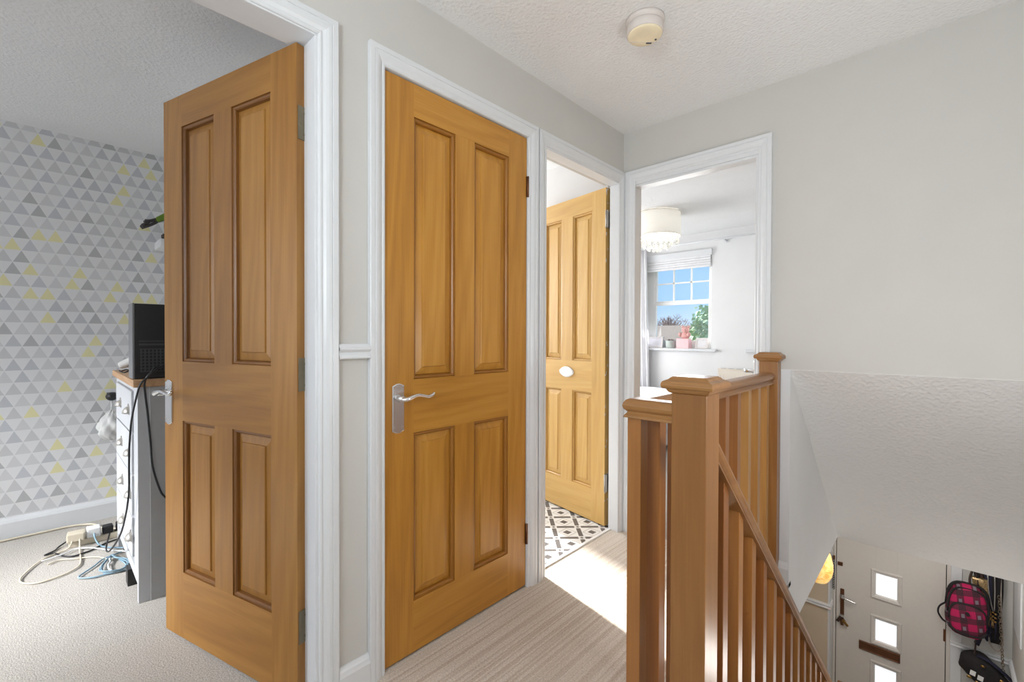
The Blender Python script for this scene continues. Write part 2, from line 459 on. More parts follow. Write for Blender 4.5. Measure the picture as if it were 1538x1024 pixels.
# hall
b = MB(); b.box(-1.0, XR + .1, -.6, YD + .2, HF - .05, HF); struct('floor_hall', b, CARP_BED)
YH = 5.46
b = MB(); b.box(-1.0, .545, YH, YH + .12, HF, HZ); struct('wall_hall_left', b, WALLH)
b = MB(); b.box(-1.1, -1.0, -.6, YH + .12, HF, HZ); struct('wall_hall_side', b, WALLH)
b = MB(); b.box(-1.0, XR, -.7, -.6, HF, HZ); struct('wall_hall_back', b, WALLH)
b = MB(); b.box(.548, .575, YD - .02, YD + .1, HF, HZ).box(1.425, XR, YD - .02, YD + .1, HF, HZ).box(.575, 1.425, YD - .02, YD + .1, HF + 2.08, HZ)
struct('wall_hall_front', b, WALL)
b = MB(); b.box(.545, .56, YH - .004, YD - .02, HF, HZ); struct('trim_hall_corner', b, PAINT)

# ---- mouldings
def loft_path(name, prof, path_fn, mat, bevel=0):
    """prof: (d,p) points; path_fn(d,p) gives the polyline at that point of the profile"""
    mb = MB(); mb.rings([path_fn(d, p) for d, p in prof], closed=False, caps=False)
    return mb.build(name, mat, bevel=bevel)
ARCH = [(0, 0), (0, .0165), (.002, .018), (.016, .018), (.0175, .0155), (.0195, .0155), (.021, .0172), (.029, .0165), (.037, .0135), (.043, .0095), (.046, .008), (.048, .010), (.053, .010), (.056, .0085), (.058, .006), (.058, 0)]
def doorset(n, wl, u0, u1, zt, lin0, lin1, lz, stop, depth=.1, wallmap=None, left_full=True):
    """architrave + lining round an opening: u along the wall, p out of it"""
    W_ = wallmap
    mb = MB()
    mb.rings([[W_(u0 + d, 0, p), W_(u0 + d, zt - d, p), W_(u1 - d, zt - d, p), W_(u1 - d, 0, p)] for d, p in ARCH], closed=False, caps=False)
    # back face so that it is solid
    tr = empty('trim_%d' % n); tr['kind'] = 'structure'; tr['label'] = wl
    mb.build('architrave', PAINT, tr)
    def bar(mb, a0, a1, z0, z1, p0, p1):
        P = [W_(a, z, p) for a, z, p in ((a0, z0, p0), (a1, z0, p0), (a1, z0, p1), (a0, z0, p1))]
        Q = [W_(a, z, p) for a, z, p in ((a0, z1, p0), (a1, z1, p0), (a1, z1, p1), (a0, z1, p1))]
        mb.rings([P, Q])
    mb = MB()
    bar(mb, lin0 - .03, lin0, 0, lz, -depth, .003); bar(mb, lin1, lin1 + .03, 0, lz, -depth, .003); bar(mb, lin0 - .03, lin1 + .03, lz, lz + .03, -depth, .003)
    mb.build('lining', PAINT, tr, bevel=.0015)
    if stop:
        mb = MB(); s, pa, pb = stop
        bar(mb, lin0, lin0 + s, 0, lz - s, pa, pb); bar(mb, lin1 - s, lin1, 0, lz - s, pa, pb); bar(mb, lin0, lin1, lz - s, lz, pa, pb)
        mb.build('door_stop', PAINT, tr, bevel=.0015)
    return tr
LW = lambda u, z, p: (p, u, z)
FW = lambda u, z, p: (u, YW - p, z)
doorset(1, 'white moulded architrave round the doorway of the papered bedroom', -.322, .615, 2.053, -.258, .549, 1.99, None, wallmap=LW)
doorset(2, 'white moulded architrave round the closed pine door', .717, 1.541, 2.053, .7765, 1.4815, 1.9945, None, wallmap=LW)
doorset(3, 'white moulded architrave round the bathroom doorway', 1.549, 2.315, 2.053, 1.609, 2.264, 1.985, None, depth=.058, wallmap=LW)
doorset(4, 'white moulded architrave round the far bedroom doorway', .02, .764, 2.053, .060, .706, 1.975, (.012, -.06, -.003), wallmap=FW)

DADO = [(0, 0), (0, .012), (.003, .016), (.008, .017), (.012, .021), (.018, .022), (.022, .018), (.026, .014), (.034, .017), (.040, .020), (.044, .020), (.047, .016), (.048, .010), (.048, 0)]
def dado(name, pts, z_top, mat=PAINT):
    """pts: (base point, outward dir) list of path corners in plan"""
    mb = MB()
    mb.rings([[(x + nx * p, y + ny * p, z_top - d) for x, y, nx, ny in pts] for d, p in DADO], closed=False, caps=False)
    o = mb.build(name, mat); o['kind'] = 'structure'; return o
dado('trim_dado_landing', [(0, .615, 1, 0), (0, .717, 1, 0)], 1.093)
SK = [(0, 0), (0, .006), (.006, .009), (.012, .013), (.018, .015), (.022, .0165), (.026, .018), (.10, .018)]
def skirt(name, pts, h, mat=PAINT):
    mb = MB(); sk = [(d, p) for d, p in SK[:-1]] + [(h, .018)]
    mb.rings([[(x + nx * p, y + ny * p, h - d) for x, y, nx, ny in pts] for d, p in sk], closed=False, caps=False)
    o = mb.build(name, mat); o['kind'] = 'structure'; return o
skirt('baseboard_left', [(0, .615, 1, 0), (0, .717, 1, 0)], .1)
skirt('baseboard_far', [(.764, YW, 0, -1), (XS, YW, 0, -1)], .1)
skirt('baseboard_papered_wall', [(XP, -2.4, 1, 0), (XP, .73, 1, 0)], .115)
skirt('baseboard_bedroom_end', [(XP, .73, 0, -1), (-.1, .73, 0, -1)], .115)
dado('trim_dado_hall_left', [(-1.0, YH, 0, -1), (.56, YH, .7, -1), (.56, YD - .02, .7, 0)], -1.575)
dado('trim_dado_hall_front', [(1.43, YD - .02, 0, -1), (XR, YD - .02, -1, -1), (XR, 4.2, -1, 0)], -1.575)
b = MB(); b.box(XS - .036, XS + .002, YW - .004, YW, HZ, .97); struct('trim_corner_bead', b, PAINT)

# ------------------------------------------------------------------ panelled doors
def panel_loft(mb, x0, x1, z0, z1, y, sgn):
    """ovolo moulding, sloping margin and raised field; sgn = outward y sign"""
    prof = [(0, 0), (.0015, -.005), (.004, -.004), (.0085, -.005), (.0115, -.0085), (.0125, -.015), (.0135, -.0178), (.015, -.017), (.040, -.011), (.0415, -.007), (.044, -.006)]
    rs = []
    for d, p in prof:
        yy = y + sgn * p
        rs.append([(x0 + d, yy, z0 + d), (x1 - d, yy, z0 + d), (x1 - d, yy, z1 - d), (x0 + d, yy, z1 - d)])
    base = len(mb.v)
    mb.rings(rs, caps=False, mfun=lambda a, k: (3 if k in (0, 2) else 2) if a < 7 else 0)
    r = rs[-1]; mb.quad(r, 0)
def door_leaf(root, w, h, wood_, rails, t=.04, stile=.115, mun=(.0, .0), zb=.008, seed=1, name='leaf', lean=None):
    """root-local: x from the hinge (0) to the free edge (w), y = 0 is the seen face, z up"""
    rnd = random.Random(seed)
    sx, fx = stile   # hinge stile width, free-edge stile width
    m0, m1 = mun
    top, lhi, llo, bot = rails
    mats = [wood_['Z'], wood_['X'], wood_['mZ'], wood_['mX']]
    b = MB()
    b.box(0, sx, -t, 0, zb, h, 0, rnd.random()); b.box(w - fx, w, -t, 0, zb, h, 0, rnd.random())
    for z0, z1 in ((zb, bot), (llo, lhi), (top, h)): b.box(sx, w - fx, -t, 0, z0, z1, 1, rnd.random())
    for z0, z1 in ((bot, llo), (lhi, top)): b.box(m0, m1, -t, 0, z0, z1, 0, rnd.random())
    leaf = b.build('leaf', mats, root)
    for x0, x1 in ((sx, m0), (m1, w - fx)):
        for z0, z1 in ((bot, llo), (lhi, top)):
            q = MB(); q.board = rnd.random()
            panel_loft(q, x0, x1, z0, z1, 0, 1); panel_loft(q, x0, x1, z0, z1, -t, -1)
            q.build('panel', mats, root)
    return leaf
def plate_poly(w, z0, z1, n=6):
    """outline of a backplate with arched shoulders, centred on x = 0"""
    h = w / 2; P = []
    for k in range(n + 1):
        a = PI * k / n; P.append((h * .72 * math.cos(a) if 0 < k < n else h * math.copysign(1, math.cos(a)) , z1 - .008 + .008 * math.sin(a)))
    for k in range(n + 1):
        a = PI + PI * k / n; P.append((h * .72 * math.cos(a) if 0 < k < n else h * math.copysign(1, math.cos(a)), z0 + .008 + .008 * math.sin(a)))
    return P
def lever_handle(root, x, zc, z0, z1, y0=0.0, s=1, sx=-1, mat=CHROME):
    """chrome lever on a long backplate at height zc; s = outward y, sx = lever direction"""
    p = MB(); P = plate_poly(.046, z0, z1)
    rs = []
    for dy, k in ((0, 1.0), (.004, 1.0), (.006, .9)):
        rs.append([(x + u * k, y0 + s * dy, (z0 + z1) / 2 + (v - (z0 + z1) / 2) * (1 - (1 - k) * .3)) for u, v in P])
    p.rings(rs)
    for zz in (z0 + .022, z1 - .022):
        for q in (-.014, .014): p.lathe([(.003, y0 + s * .0055), (.003, y0 + s * .0075)], (x + q, 0, zz), 8, axis='Y')
    h = p.build('handle', mat, root, bevel=.0008)
    h['label'] = 'chrome lever handle on long backplate'
    l = MB()
    l.lathe([(.0125, y0 + s * .005), (.0125, y0 + s * .010), (.009, y0 + s * .013), (.009, y0 + s * .04)], (x, 0, zc), 16, axis='Y')
    y1 = y0 + s * .048
    l.tube([(x - sx * .006, y1 - s * .010, zc), (x + sx * .004, y1, zc), (x + sx * .022, y1 + s * .003, zc + .006), (x + sx * .045, y1 + s * .003, zc + .011), (x + sx * .068, y1 + s * .002, zc + .007), (x + sx * .09, y1, zc + .002), (x + sx * .106, y1, zc + .006), (x + sx * .116, y1, zc + .014)],
           [.010, .0115, .0105, .0085, .008, .0085, .0088, .005], 12, sub=5, flat=.75)
    l.build('lever', mat, h)
def butt_hinge(root, x, y, z, leafdir, h=.1, mat=STEEL):
    b = MB(); b.lathe([(.006, z - h / 2), (.006, z + h / 2)], (x, y, 0), 10)
    b.lathe([(.0045, z + h / 2), (.003, z + h / 2 + .006)], (x, y, 0), 8)
    lx, ly = leafdir
    b.box(min(x, x + lx), max(x, x + lx) + 1e-4, min(y, y + ly), max(y, y + ly) + 1e-4, z - h / 2, z + h / 2)
    for k in (-.3, 0, .3):
        b.ball((x + lx * .5 + (.0012 if abs(lx) < .004 else 0), y + ly * .55 - (0 if abs(lx) < .004 else .001), z + k * h), .0035, nu=8, nv=5)
    return b.build('hinge', mat, root)

# door 1: oak, open into the papered bedroom
d1 = empty('door_1', (-.066, .524, 0), math.atan2(-.206, -.724)); d1['kind'] = 'structure'
tag(d1, 'dark oak panelled door standing open into the bedroom with triangle wallpaper', 'door')
W1 = .752
door_leaf(d1, W1, 1.987, W_OAK, (1.873, 1.022, .806, .249), stile=(.122, .122), mun=(.326, .428), seed=3)
lever_handle(d1, W1 - .034, .905, .785, .952)
lever_handle(d1, W1 - .034, .905, .785, .952, y0=-.04, s=-1)
for z in (1.755, 1.0, .235):
    hg = MB(); hg.box(-.0022, .0005, -.036, -.004, z - .05, z + .05); hg.lathe([(.006, z - .05), (.006, z + .05)], (-.004, -.042, 0), 10)
    for dz in (-.032, 0, .032): hg.lathe([(.004, -.0022), (.003, -.0036)], (0, -.02 + (.006 if dz == 0 else -.004), z + dz), 8, axis='X')
    hg.build('hinge', HINGEM, d1)

# door 2: pine, closed
d2 = empty('door_2', (-.002, 1.478, 0), -PI / 2); d2['kind'] = 'structure'
tag(d2, 'closed golden pine panelled door with chrome lever on its left', 'door')
W2 = .699
door_leaf(d2, W2, 1.99, W_PINE, (1.877, .967, .780, .189), stile=(.112, .113), mun=(.306, .402), zb=.01, seed=11)
lever_handle(d2, W2 - .049, .907, .788, .957)
for z in (1.777, .24):
    hg = MB(); hg.lathe([(.0055, z - .045), (.0055, z + .045)], (-.0025, .006, 0), 10); hg.box(-.002, .004, .0, .003, z - .045, z + .045)
    hg.build('hinge', BRASSB, d2)
lk = MB(); lk.box(W2, W2 + .0015, -.028, -.004, .85, .93); lk.build('latch_plate', STEEL, d2)

# door 3: pale pine, open into the bathroom
d3 = empty('door_3', (-.084, 2.263, 0), math.atan2(.088, -.525)); d3['kind'] = 'structure'
tag(d3, 'pale pine panelled bathroom door standing open with a white oval sign', 'door')
door_leaf(d3, .64, 1.985, W_PALE, (1.873, .967, .780, .2), stile=(.105, .105), mun=(.27, .37), seed=5)
for z in (1.80, .262):
    hg = MB(); hg.box(-.0022, .0005, -.036, -.004, z - .05, z + .05); hg.lathe([(.0055, z - .05), (.0055, z + .05)], (-.006, .004, 0), 10)
    hg.box(-.018, -.004, -.002, .0015, z - .05, z + .05)
    hg.build('hinge', STEEL, d3)
sg = MB()
rs = []
for yy, k in ((0, .96), (.004, 1.0), (.008, .96), (.0105, .80), (.0115, .4)):
    rs.append([(.318 + .066 * k * math.cos(2 * PI * i / 40), yy, .892 + .031 * k * math.sin(2 * PI * i / 40) * (1 - .12 * math.cos(4 * PI * i / 40))) for i in range(40)])
sg.rings(rs, sm=True); sgn_ = sg.build('door_sign', plain('white_glazed_ceramic', srgb(236, 236, 236), .15, var=.01), d3)
sgn_['label'] = 'white oval ceramic sign'
sm_ = MB()
for q in (-.060, .060): sm_.lathe([(.0035, .0095), (.0025, .011)], (.318 + q, 0, .892), 8, axis='Y')
sm_.build('screw', STEEL, sgn_)
# worn paint flecks down the hinge edge of door 3
lever_handle(d3, .60, .905, .785, .952, y0=-.04, s=-1)
fk = MB(); rnd = random.Random(4)
for k in range(26):
    z = rnd.choice([rnd.uniform(.05, .5), rnd.uniform(.2, 1.6), rnd.uniform(1.6, 1.97)])
    a = rnd.uniform(.006, .02)
    y_ = rnd.uniform(-.03, -.004)
    fk.box(-.0008, .0002, y_, y_ + rnd.uniform(.003, .008), z, z + a)
fk.build('paint_flecks', PAINT, d3)

# door 4: ajar inside the far bedroom, seen edge on
d4 = empty('door_4', (.69, YW + .105, 0), math.atan2(.685, -.208)); d4['kind'] = 'structure'
tag(d4, 'far bedroom door swung inwards, seen edge on behind the right jamb', 'door')
door_leaf(d4, .716, 1.965, W_PALE, (1.86, .967, .780, .2), stile=(.11, .11), mun=(.31, .406), t=.035, seed=8)
lever_handle(d4, .66, .905, .8, .97)

# door 5: composite front door
d5 = empty('door_5', (0, YD, HF)); d5['kind'] = 'structure'
tag(d5, 'cream front door with small square glazed panes down in the hall', 'door')
b = MB(); px0, px1 = .908, 1.068
win = [(-1.392, -1.178), (-1.842, -1.628), (-2.292, -2.078)]
zs = [HF + .02]
for a, c in win[::-1]: zs += [a, c]
zs.append(HF + 2.05)
b.box(.597, px0, -.005, .04, .02, 2.05); b.box(px1, 1.398, -.005, .04, .02, 2.05)
for i in range(0, len(zs), 2): b.box(px0, px1, -.005, .04, zs[i] - HF, zs[i + 1] - HF)
b.build('leaf', DOORP, d5, bevel=.002)
for a, c in win:
    f = MB()
    f.rings([[(px0 - o_, y_, a - HF - o_), (px1 + o_, y_, a - HF - o_), (px1 + o_, y_, c - HF + o_), (px0 - o_, y_, c - HF + o_)] for o_, y_ in ((.036, -.005), (.033, -.018), (.026, -.020), (.008, -.014), (.0, -.008), (-.003, .02))], caps=False)
    fo = f.build('pane_frame', DOORP, d5)
    g = MB(); g.box(px0, px1, .012, .018, a - HF, c - HF); g.build('pane', FROST, fo)
b = MB(); b.rings([[(.785 - q, y_, .625 + (.0 if q == 0 else 0) - q), (1.095 + q, y_, .625 - q), (1.095 + q, y_, .71 + q), (.785 - q, y_, .71 + q)] for q, y_ in ((0, -.005), (0, -.016), (-.008, -.019), (-.012, -.017))], caps=True)
lb = b.build('letterbox', BRASSB, d5, bevel=.001)
b = MB(); b.box(.63, .662, -.016, -.005, .895, 1.165); hp = b.build('handle', BRASSB, d5, bevel=.006, seg=3)
l = MB(); l.lathe([(.011, -.016), (.011, -.045)], (.647, 0, 1.09), 12, axis='Y'); l.tube([(.647, -.05, 1.09), (.67, -.055, 1.092), (.72, -.055, 1.084), (.765, -.052, 1.078)], [.011, .0095, .008, .006], 10)
l.lathe([(.02, -.016), (.018, -.022)], (.647, 0, 1.09), 16, axis='Y')
l.build('lever', CHROME, hp)
b = MB(); b.box(.607, .647, -.020, -.005, 1.398, 1.432); b.build('chain_keeper', BRASSB, d5, bevel=.002)
b = MB(); b.box(1.385, 1.412, -.012, .0, .98, 1.09); b.build('hinge', BRASSB, d5, bevel=.003)
tr5 = empty('trim_5'); tr5['kind'] = 'structure'; tr5['label'] = 'cream frame of the front door'
b = MB(); b.box(.575, .592, YD - .03, YD + .06, HF, HF + 2.08).box(1.403, 1.43, YD - .03, YD + .06, HF, HF + 2.08).box(.575, 1.43, YD - .03, YD + .06, HF + 2.055, HF + 2.09)
b.build('lining', DOORP, tr5, bevel=.003)
b = MB(); b.box(1.43, 1.50, YD - .032, YD - .02, HF, HF + 2.12); b.build('architrave', PAINT, tr5, bevel=.003)
b = MB(); b.box(.5925, .597, YD + .01, YD + .03, HF + .02, HF + 2.05).box(1.398, 1.403, YD + .01, YD + .03, HF + .02, HF + 2.05); b.build('weather_seal', BLACKP, tr5)
# door chain hanging from the frame, bunch of keys in the lock
ch = empty('door_chain', (.577, YD - .035, -1.14)); tag(ch, 'dark door chain hanging down the frame left of the front door', 'chain')
b = MB(); b.box(-.008, .010, -.006, .004, -.01, .03); b.build('mount', BRASSB, ch, bevel=.001)
for k in range(13):
    t = MB(); zc = -.022 - .0235 * k
    pts = [(.008 * math.cos(a), .005 * math.sin(k * 1.57) * math.cos(a), zc + .0135 * math.sin(a)) for a in [2 * PI * j / 10 for j in range(11)]]
    t.tube(pts, .0023, 6, sub=1); t.build('link', BLACKP, ch)
ky = empty('bunch_of_keys', (.645, YD - .025, -1.69)); tag(ky, 'bunch of keys with brown leather fob hanging from the front door lock', 'keys')
t = MB(); t.tube([(.016 * math.cos(2 * PI * j / 16), 0, -.016 + .016 * math.sin(2 * PI * j / 16)) for j in range(17)], .002, 6, sub=1); t.build('ring', STEEL, ky)
for dx, dz, rr_, mt in ((-.02, -.05, .5, BROWNF), (.02, -.055, -.55, BROWNF), (.0, -.075, -.2, BRASSB), (.03, -.07, -.75, BRASS)):
    t = MB(); t.box(-.013, .013, -.004, .004, -.035, .035); t.xf(Matrix.Translation((dx, -.006 - abs(dx) * .3, dz)) @ Matrix.Rotation(rr_, 4, 'Y')); t.build('fob' if mt is BROWNF else 'key', mt, ky, bevel=.004)

# ------------------------------------------------------------------ banister
ban = empty('banister', (.901, 1.075, 0)); tag(ban, 'golden pine banister with square newel posts guarding the open stairwell', 'banister')
B0 = Vector((.901, 1.075, 0))
def bm_at(mb): mb.v = [(x - B0.x, y - B0.y, z) for x, y, z in mb.v]; return mb
RAILP = [(-.017, 0), (.017, 0), (.024, -.003), (.029, -.010), (.031, -.018), (.029, -.026), (.024, -.031), (.0215, -.033), (.0215, -.036), (.024, -.039), (.028, -.043), (.029, -.047), (.029, -.0485), (-.029, -.0485), (-.029, -.047), (-.028, -.043), (-.024, -.039), (-.0215, -.036), (-.0215, -.033), (-.024, -.031), (-.029, -.026), (-.031, -.018), (-.029, -.010), (-.024, -.003)]
RT = .957
XA, YR = .756, 1.072
def cap_rings(cx, cy, hx, hy, z):
    L_ = [(.001, 0), (.006, .003), (.009, .008), (.0095, .011), (.016, .0115), (.0185, .014), (.0195, .019), (.0185, .025), (.016, .0285), (.006, .033), (.002, .0375), (-.001, .0385), (-.001, .040)]
    return [[(cx - hx - d, cy - hy - d, z + k), (cx + hx + d, cy - hy - d, z + k), (cx + hx + d, cy + hy + d, z + k), (cx - hx - d, cy + hy + d, z + k)] for d, k in L_]
def newel(x0, x1, y0, y1, z0, z1, seed, half=False):
    b = MB(); b.box(x0, x1, y0, y1, z0, z1, 0, seed); n_ = bm_at(b).build('newel_post', W_BAN['Z'], ban, bevel=.002)
    c = MB(); c.board = seed + .3
    rs = cap_rings((x0 + x1) / 2, (y0 + y1) / 2, (x1 - x0) / 2, (y1 - y0) / 2, z1)
    if half: rs = [[(x, min(y, YW - .001), z) for x, y, z in r] for r in rs]
    c.rings(rs); bm_at(c).build('cap', W_BAN['X'], n_, bevel=.0015)
newel(.860, .942, 1.035, 1.117, -.45, .984, .21)
newel(.729, .805, 2.262, 2.314, 0, 1.009, .64, True)
newel(.860, .942, 3.70, 3.782, HF, -1.29, .83)
# level rail: from near newel to the corner, then back to the far newel (mitred)
b = MB(); b.board = .12
rs = [[(.86, YR + u, RT + v) for u, v in RAILP], [(XA - u if False else XA + u, YR + u, RT + v) for u, v in RAILP]]
b.rings(rs)
bm_at(b).build('handrail', W_BAN['X'], ban)
b = MB(); b.board = .47
rs = [[(XA + u, YR + u, RT + v) for u, v in RAILP], [(XA + .008 + u, 2.263, RT + v) for u, v in RAILP]]
b.rings(rs); bm_at(b).build('handrail', W_BAN['Y'], ban)
# raking rail down the stairs
SL = -.902
def rz(y): return .864 + SL * (y - 1.157)
b = MB(); b.board = .33
cs = 1 / math.cos(math.atan(SL))
rs = [[(.901 + u, 1.117, rz(1.117) + v * cs) for u, v in RAILP], [(.901 + u, 3.70, rz(3.70) + v * cs) for u, v in RAILP]]
b.rings(rs); bm_at(b).build('handrail', W_BAN['Y'], ban)
b = MB(); b.board = .77     # base rail / string capping
rs = [[(.901 + u, 1.117, rz(1.117) - .90 + v) for u, v in ((-.03, -.02), (.03, -.02), (.03, .02), (-.03, .02))], [(.901 + u, 3.70, rz(3.70) - .90 + v) for u, v in ((-.03, -.02), (.03, -.02), (.03, .02), (-.03, .02))]]
b.rings(rs); bm_at(b).build('base_rail', W_BAN['Y'], ban, bevel=.003)
b = MB(); b.box(XA - .03, XA + .03, 1.042, 2.262, 0, .025); b.box(XA + .03, .86, 1.042, 1.102, 0, .025); bm_at(b).build('base_rail', W_BAN['Y'], ban, bevel=.003)
rnd = random.Random(12)
def baluster(x, y, z0a, z0b, z1a, z1b, s=.019, k=0):
    b = MB(); b.board = rnd.random()
    b.rings([[(x - s, y - s, z0a), (x + s, y - s, z0a), (x + s, y + s, z0b), (x - s, y + s, z0b)], [(x - s, y - s, z1a), (x + s, y - s, z1a), (x + s, y + s, z1b), (x - s, y + s, z1b)]])
    bm_at(b).build('baluster', BALS[k % 3], ban, bevel=.0015)
for i, y in enumerate([1.055, 1.163, 1.29, 1.418, 1.545, 1.672, 1.80, 1.928, 2.055, 2.183]):
    baluster(XA - .004 + .010 * (y - 1.055), y + .019, .024, .024, RT - .047, RT - .047, k=[2, 0, 0, 0, 0, 0, 2, 1, 1, 1][i])
for i in range(18):
    y = 1.2225 + .1275 * i + .019
    if y > 3.66: break
    t_ = lambda yy: rz(yy) - .0485 * cs + .004
    bt = lambda yy: rz(yy) - .885
    baluster(.901, y, bt(y - .019), bt(y + .019), t_(y - .019), t_(y + .019), k=[0, 2, 2, 0, 2, 0, 0, 2][i % 8])

# stairs: carpeted flight with painted strings
b = MB()
for k in range(13):
    y0 = 1.09 + .2217 * k
    b.box(.93, XR - .03, y0, y0 + .2217 + .02, HF if k > 8 else -.2 * (k + 1) - .22, -.2 * (k + 1))
st = struct('stair_treads', b, CARP_STR)
b = MB(); b.extrude([(1.06, -.30), (1.06, .02), (1.12, .02), (3.74, HF + .28), (3.74, HF)], 'X', .872, .93); struct('trim_stair_string_open', b, PAINT)
b = MB(); b.extrude([(1.06, -.30), (1.06, .10), (1.14, .10), (3.9, HF + .22), (3.9, HF), (3.7, HF)], 'X', XR - .03, XR); struct('trim_stair_string_wall', b, PAINT)
b = MB(); b.box(XS, XR, 1.06, 1.09, HZ, -.001).box(XS - .04, XS, 1.09, YW, HZ, -.001); struct('trim_landing_fascia', b, PAINT)

# ------------------------------------------------------------------ smoke alarm
al = empty('smoke_alarm', (.519, 1.53, CZ)); tag(al, 'round yellowed smoke alarm on the landing ceiling', 'smoke alarm')
b = MB(); b.lathe([(.062, 0), (.062, -.008), (.058, -.013), (.055, -.015), (.055, -.018)], n=40); b.build('base_plate', OFFW, al)
b = MB(); b.lathe([(.056, -.017), (.058, -.021), (.058, -.043), (.0565, -.0455), (.0545, -.046)], n=40); b.build('body', OFFW, al)
b = MB(); b.lathe([(.0548, -.045), (.0545, -.0485), (.051, -.0515), (.03, -.053), (.001, -.0535)], n=40); cv = b.build('cover', BEIGE, al); cv['label'] = 'yellowed beige cover'
b = MB(); b.box(-.009, .009, -.0025, .0025, -.0545, -.050); b.xf(Matrix.Translation((-.005, .037, 0)) @ Matrix.Rotation(R(43), 4, 'Z')); b.build('vent_slot', DARKP, al)
b = MB(); b.lathe([(.0035, -.050), (.0035, -.0542)], (.020, .036, 0), 10); b.build('indicator_light', DARKP, al)
b = MB(); b.box(-.044, .044, -.0006, .0006, -.0538, -.050); b.xf(Matrix.Translation((-.015, .021, 0)) @ Matrix.Rotation(R(43), 4, 'Z')); b.build('cover_seam', OFFW, al)
al.scale = (1.12, 1.12, 1.12); al.location = (.528, 1.535, CZ)

# ------------------------------------------------------------------ left bedroom
cd = empty('chest_of_drawers', (-1.45, .50, 0)); tag(cd, 'pale grey chest of drawers with wooden top behind the open oak door', 'chest of drawers')
CX, CY = -1.45, .50
def cl(mb): mb.v = [(x - CX, y - CY, z) for x, y, z in mb.v]; return mb
b = MB(); b.box(-1.105, -1.075, .27, .72, 0, .902); b.box(-1.825, -1.795, .27, .72, 0, .902)
b.box(-1.795, -1.105, .70, .715, .09, .902); b.box(-1.795, -1.105, .28, .70, .075, .10)
b.box(-1.795, -1.755, .27, .30, .075, .902); b.box(-1.185, -1.105, .27, .30, .075, .902); b.box(-1.755, -1.185, .27, .30, .878, .902); b.box(-1.755, -1.185, .27, .30, .075, .115)
cl(b).build('carcass', [CHESTP], cd, bevel=.0015)
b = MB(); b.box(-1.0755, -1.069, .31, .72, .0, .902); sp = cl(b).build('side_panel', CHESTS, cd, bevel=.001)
b = MB(); b.box(-1.84, -1.058, .255, .725, .902, .932, 0, .3); cl(b).build('wooden_top', wood_set('chest_top', srgb(150, 112, 78), srgb(180, 142, 104), srgb(198, 164, 128), rough=.5)['X'], cd, bevel=.003)
b = MB(); b.box(-1.335, -1.275, .256, .31, 0, .075); ft = cl(b).build('foot', BLACKP, cd); ft['label'] = 'black block foot'
b = MB(); b.box(-1.76, -1.70, .285, .36, 0, .10); cl(b).build('foot', BLACKP, cd)
for k, zc in enumerate((.785, .603, .425, .245)):
    b = MB(); b.box(-1.752, -1.188, .262, .285, zc - .086, zc + .086 if k else .874); dr = cl(b).build('drawer', CHESTP, cd, bevel=.0015)
    for xh in (-1.56 + .03 * k, -1.27 + .02 * k):
        c = MB(); rs = []
        for j in range(7):
            a = (PI / 2) * j / 6
            rs.append([(xh + .030 * math.cos(t) * math.cos(a) , .262 - .020 * math.sin(a) - .002, zc - .012 + .028 * math.sin(t) * math.cos(a) + .0) for t in [PI * q / 10 for q in range(11)]])
        c.rings(rs, sm=True, closed=False, caps=False)
        c.rings([[(xh - .032, .262, zc - .015), (xh + .032, .262, zc - .015), (xh + .028, .262, zc + .012), (xh, .262, zc + .028), (xh - .028, .262, zc + .012)], [(xh - .032, .259, zc - .015), (xh + .032, .259, zc - .015), (xh + .028, .259, zc + .012), (xh, .259, zc + .028), (xh - .028, .259, zc + .012)]])
        cl(c).build('cup_handle', STEEL, dr, solid=.002)

pc = empty('computer_tower', (-1.16, .43, .932)); tag(pc, 'black computer tower standing on the wooden top of the chest', 'computer')
b = MB(); b.box(-.055, .0, -.165, .17, .002, .318); b.build('case', [DARKP], pc, bevel=.003)
b = MB(); b.box(-.06, .055, -.172, -.164, .002, .32); fr = b.build('front_panel', GREYP, pc, bevel=.003); fr['label'] = 'grey narrow front edge'
b = MB(); b.box(-.055, .054, -.164, .17, .002, .318); b.build('back_panel', BLACKP, pc, bevel=.002)
g = MB()
for i in range(11): g.box(.054, .0565, -.145 + i * .013, -.141 + i * .013, .03, .128)
for j in range(8): g.box(.054, .0562, -.147, -.010, .03 + j * .0135, .034 + j * .0135)
g.build('vent_grille', DARKP, pc)
g = MB(); g.box(.054, .056, -.15, .15, .142, .150); g.box(.054, .056, -.15, .06, .158, .162); g.build('trim_ridge', DARKP, pc)
for k, (y_, z_, w_, h_) in enumerate(((.02, .10, .012, .03), (.045, .115, .022, .012), (.045, .09, .022, .012), (.075, .10, .02, .03), (.045, .06, .03, .02), (-.005, .062, .012, .018))):
    g = MB(); g.box(.054, .0565, y_ - w_ / 2, y_ + w_ / 2, z_ - h_ / 2, z_ + h_ / 2); g.build('port', GREYP if k < 4 else DARKP, pc)
g = MB(); g.box(.054, .0555, -.02, .07, .285, .292); g.build('vent_slot', BLACKP, pc)

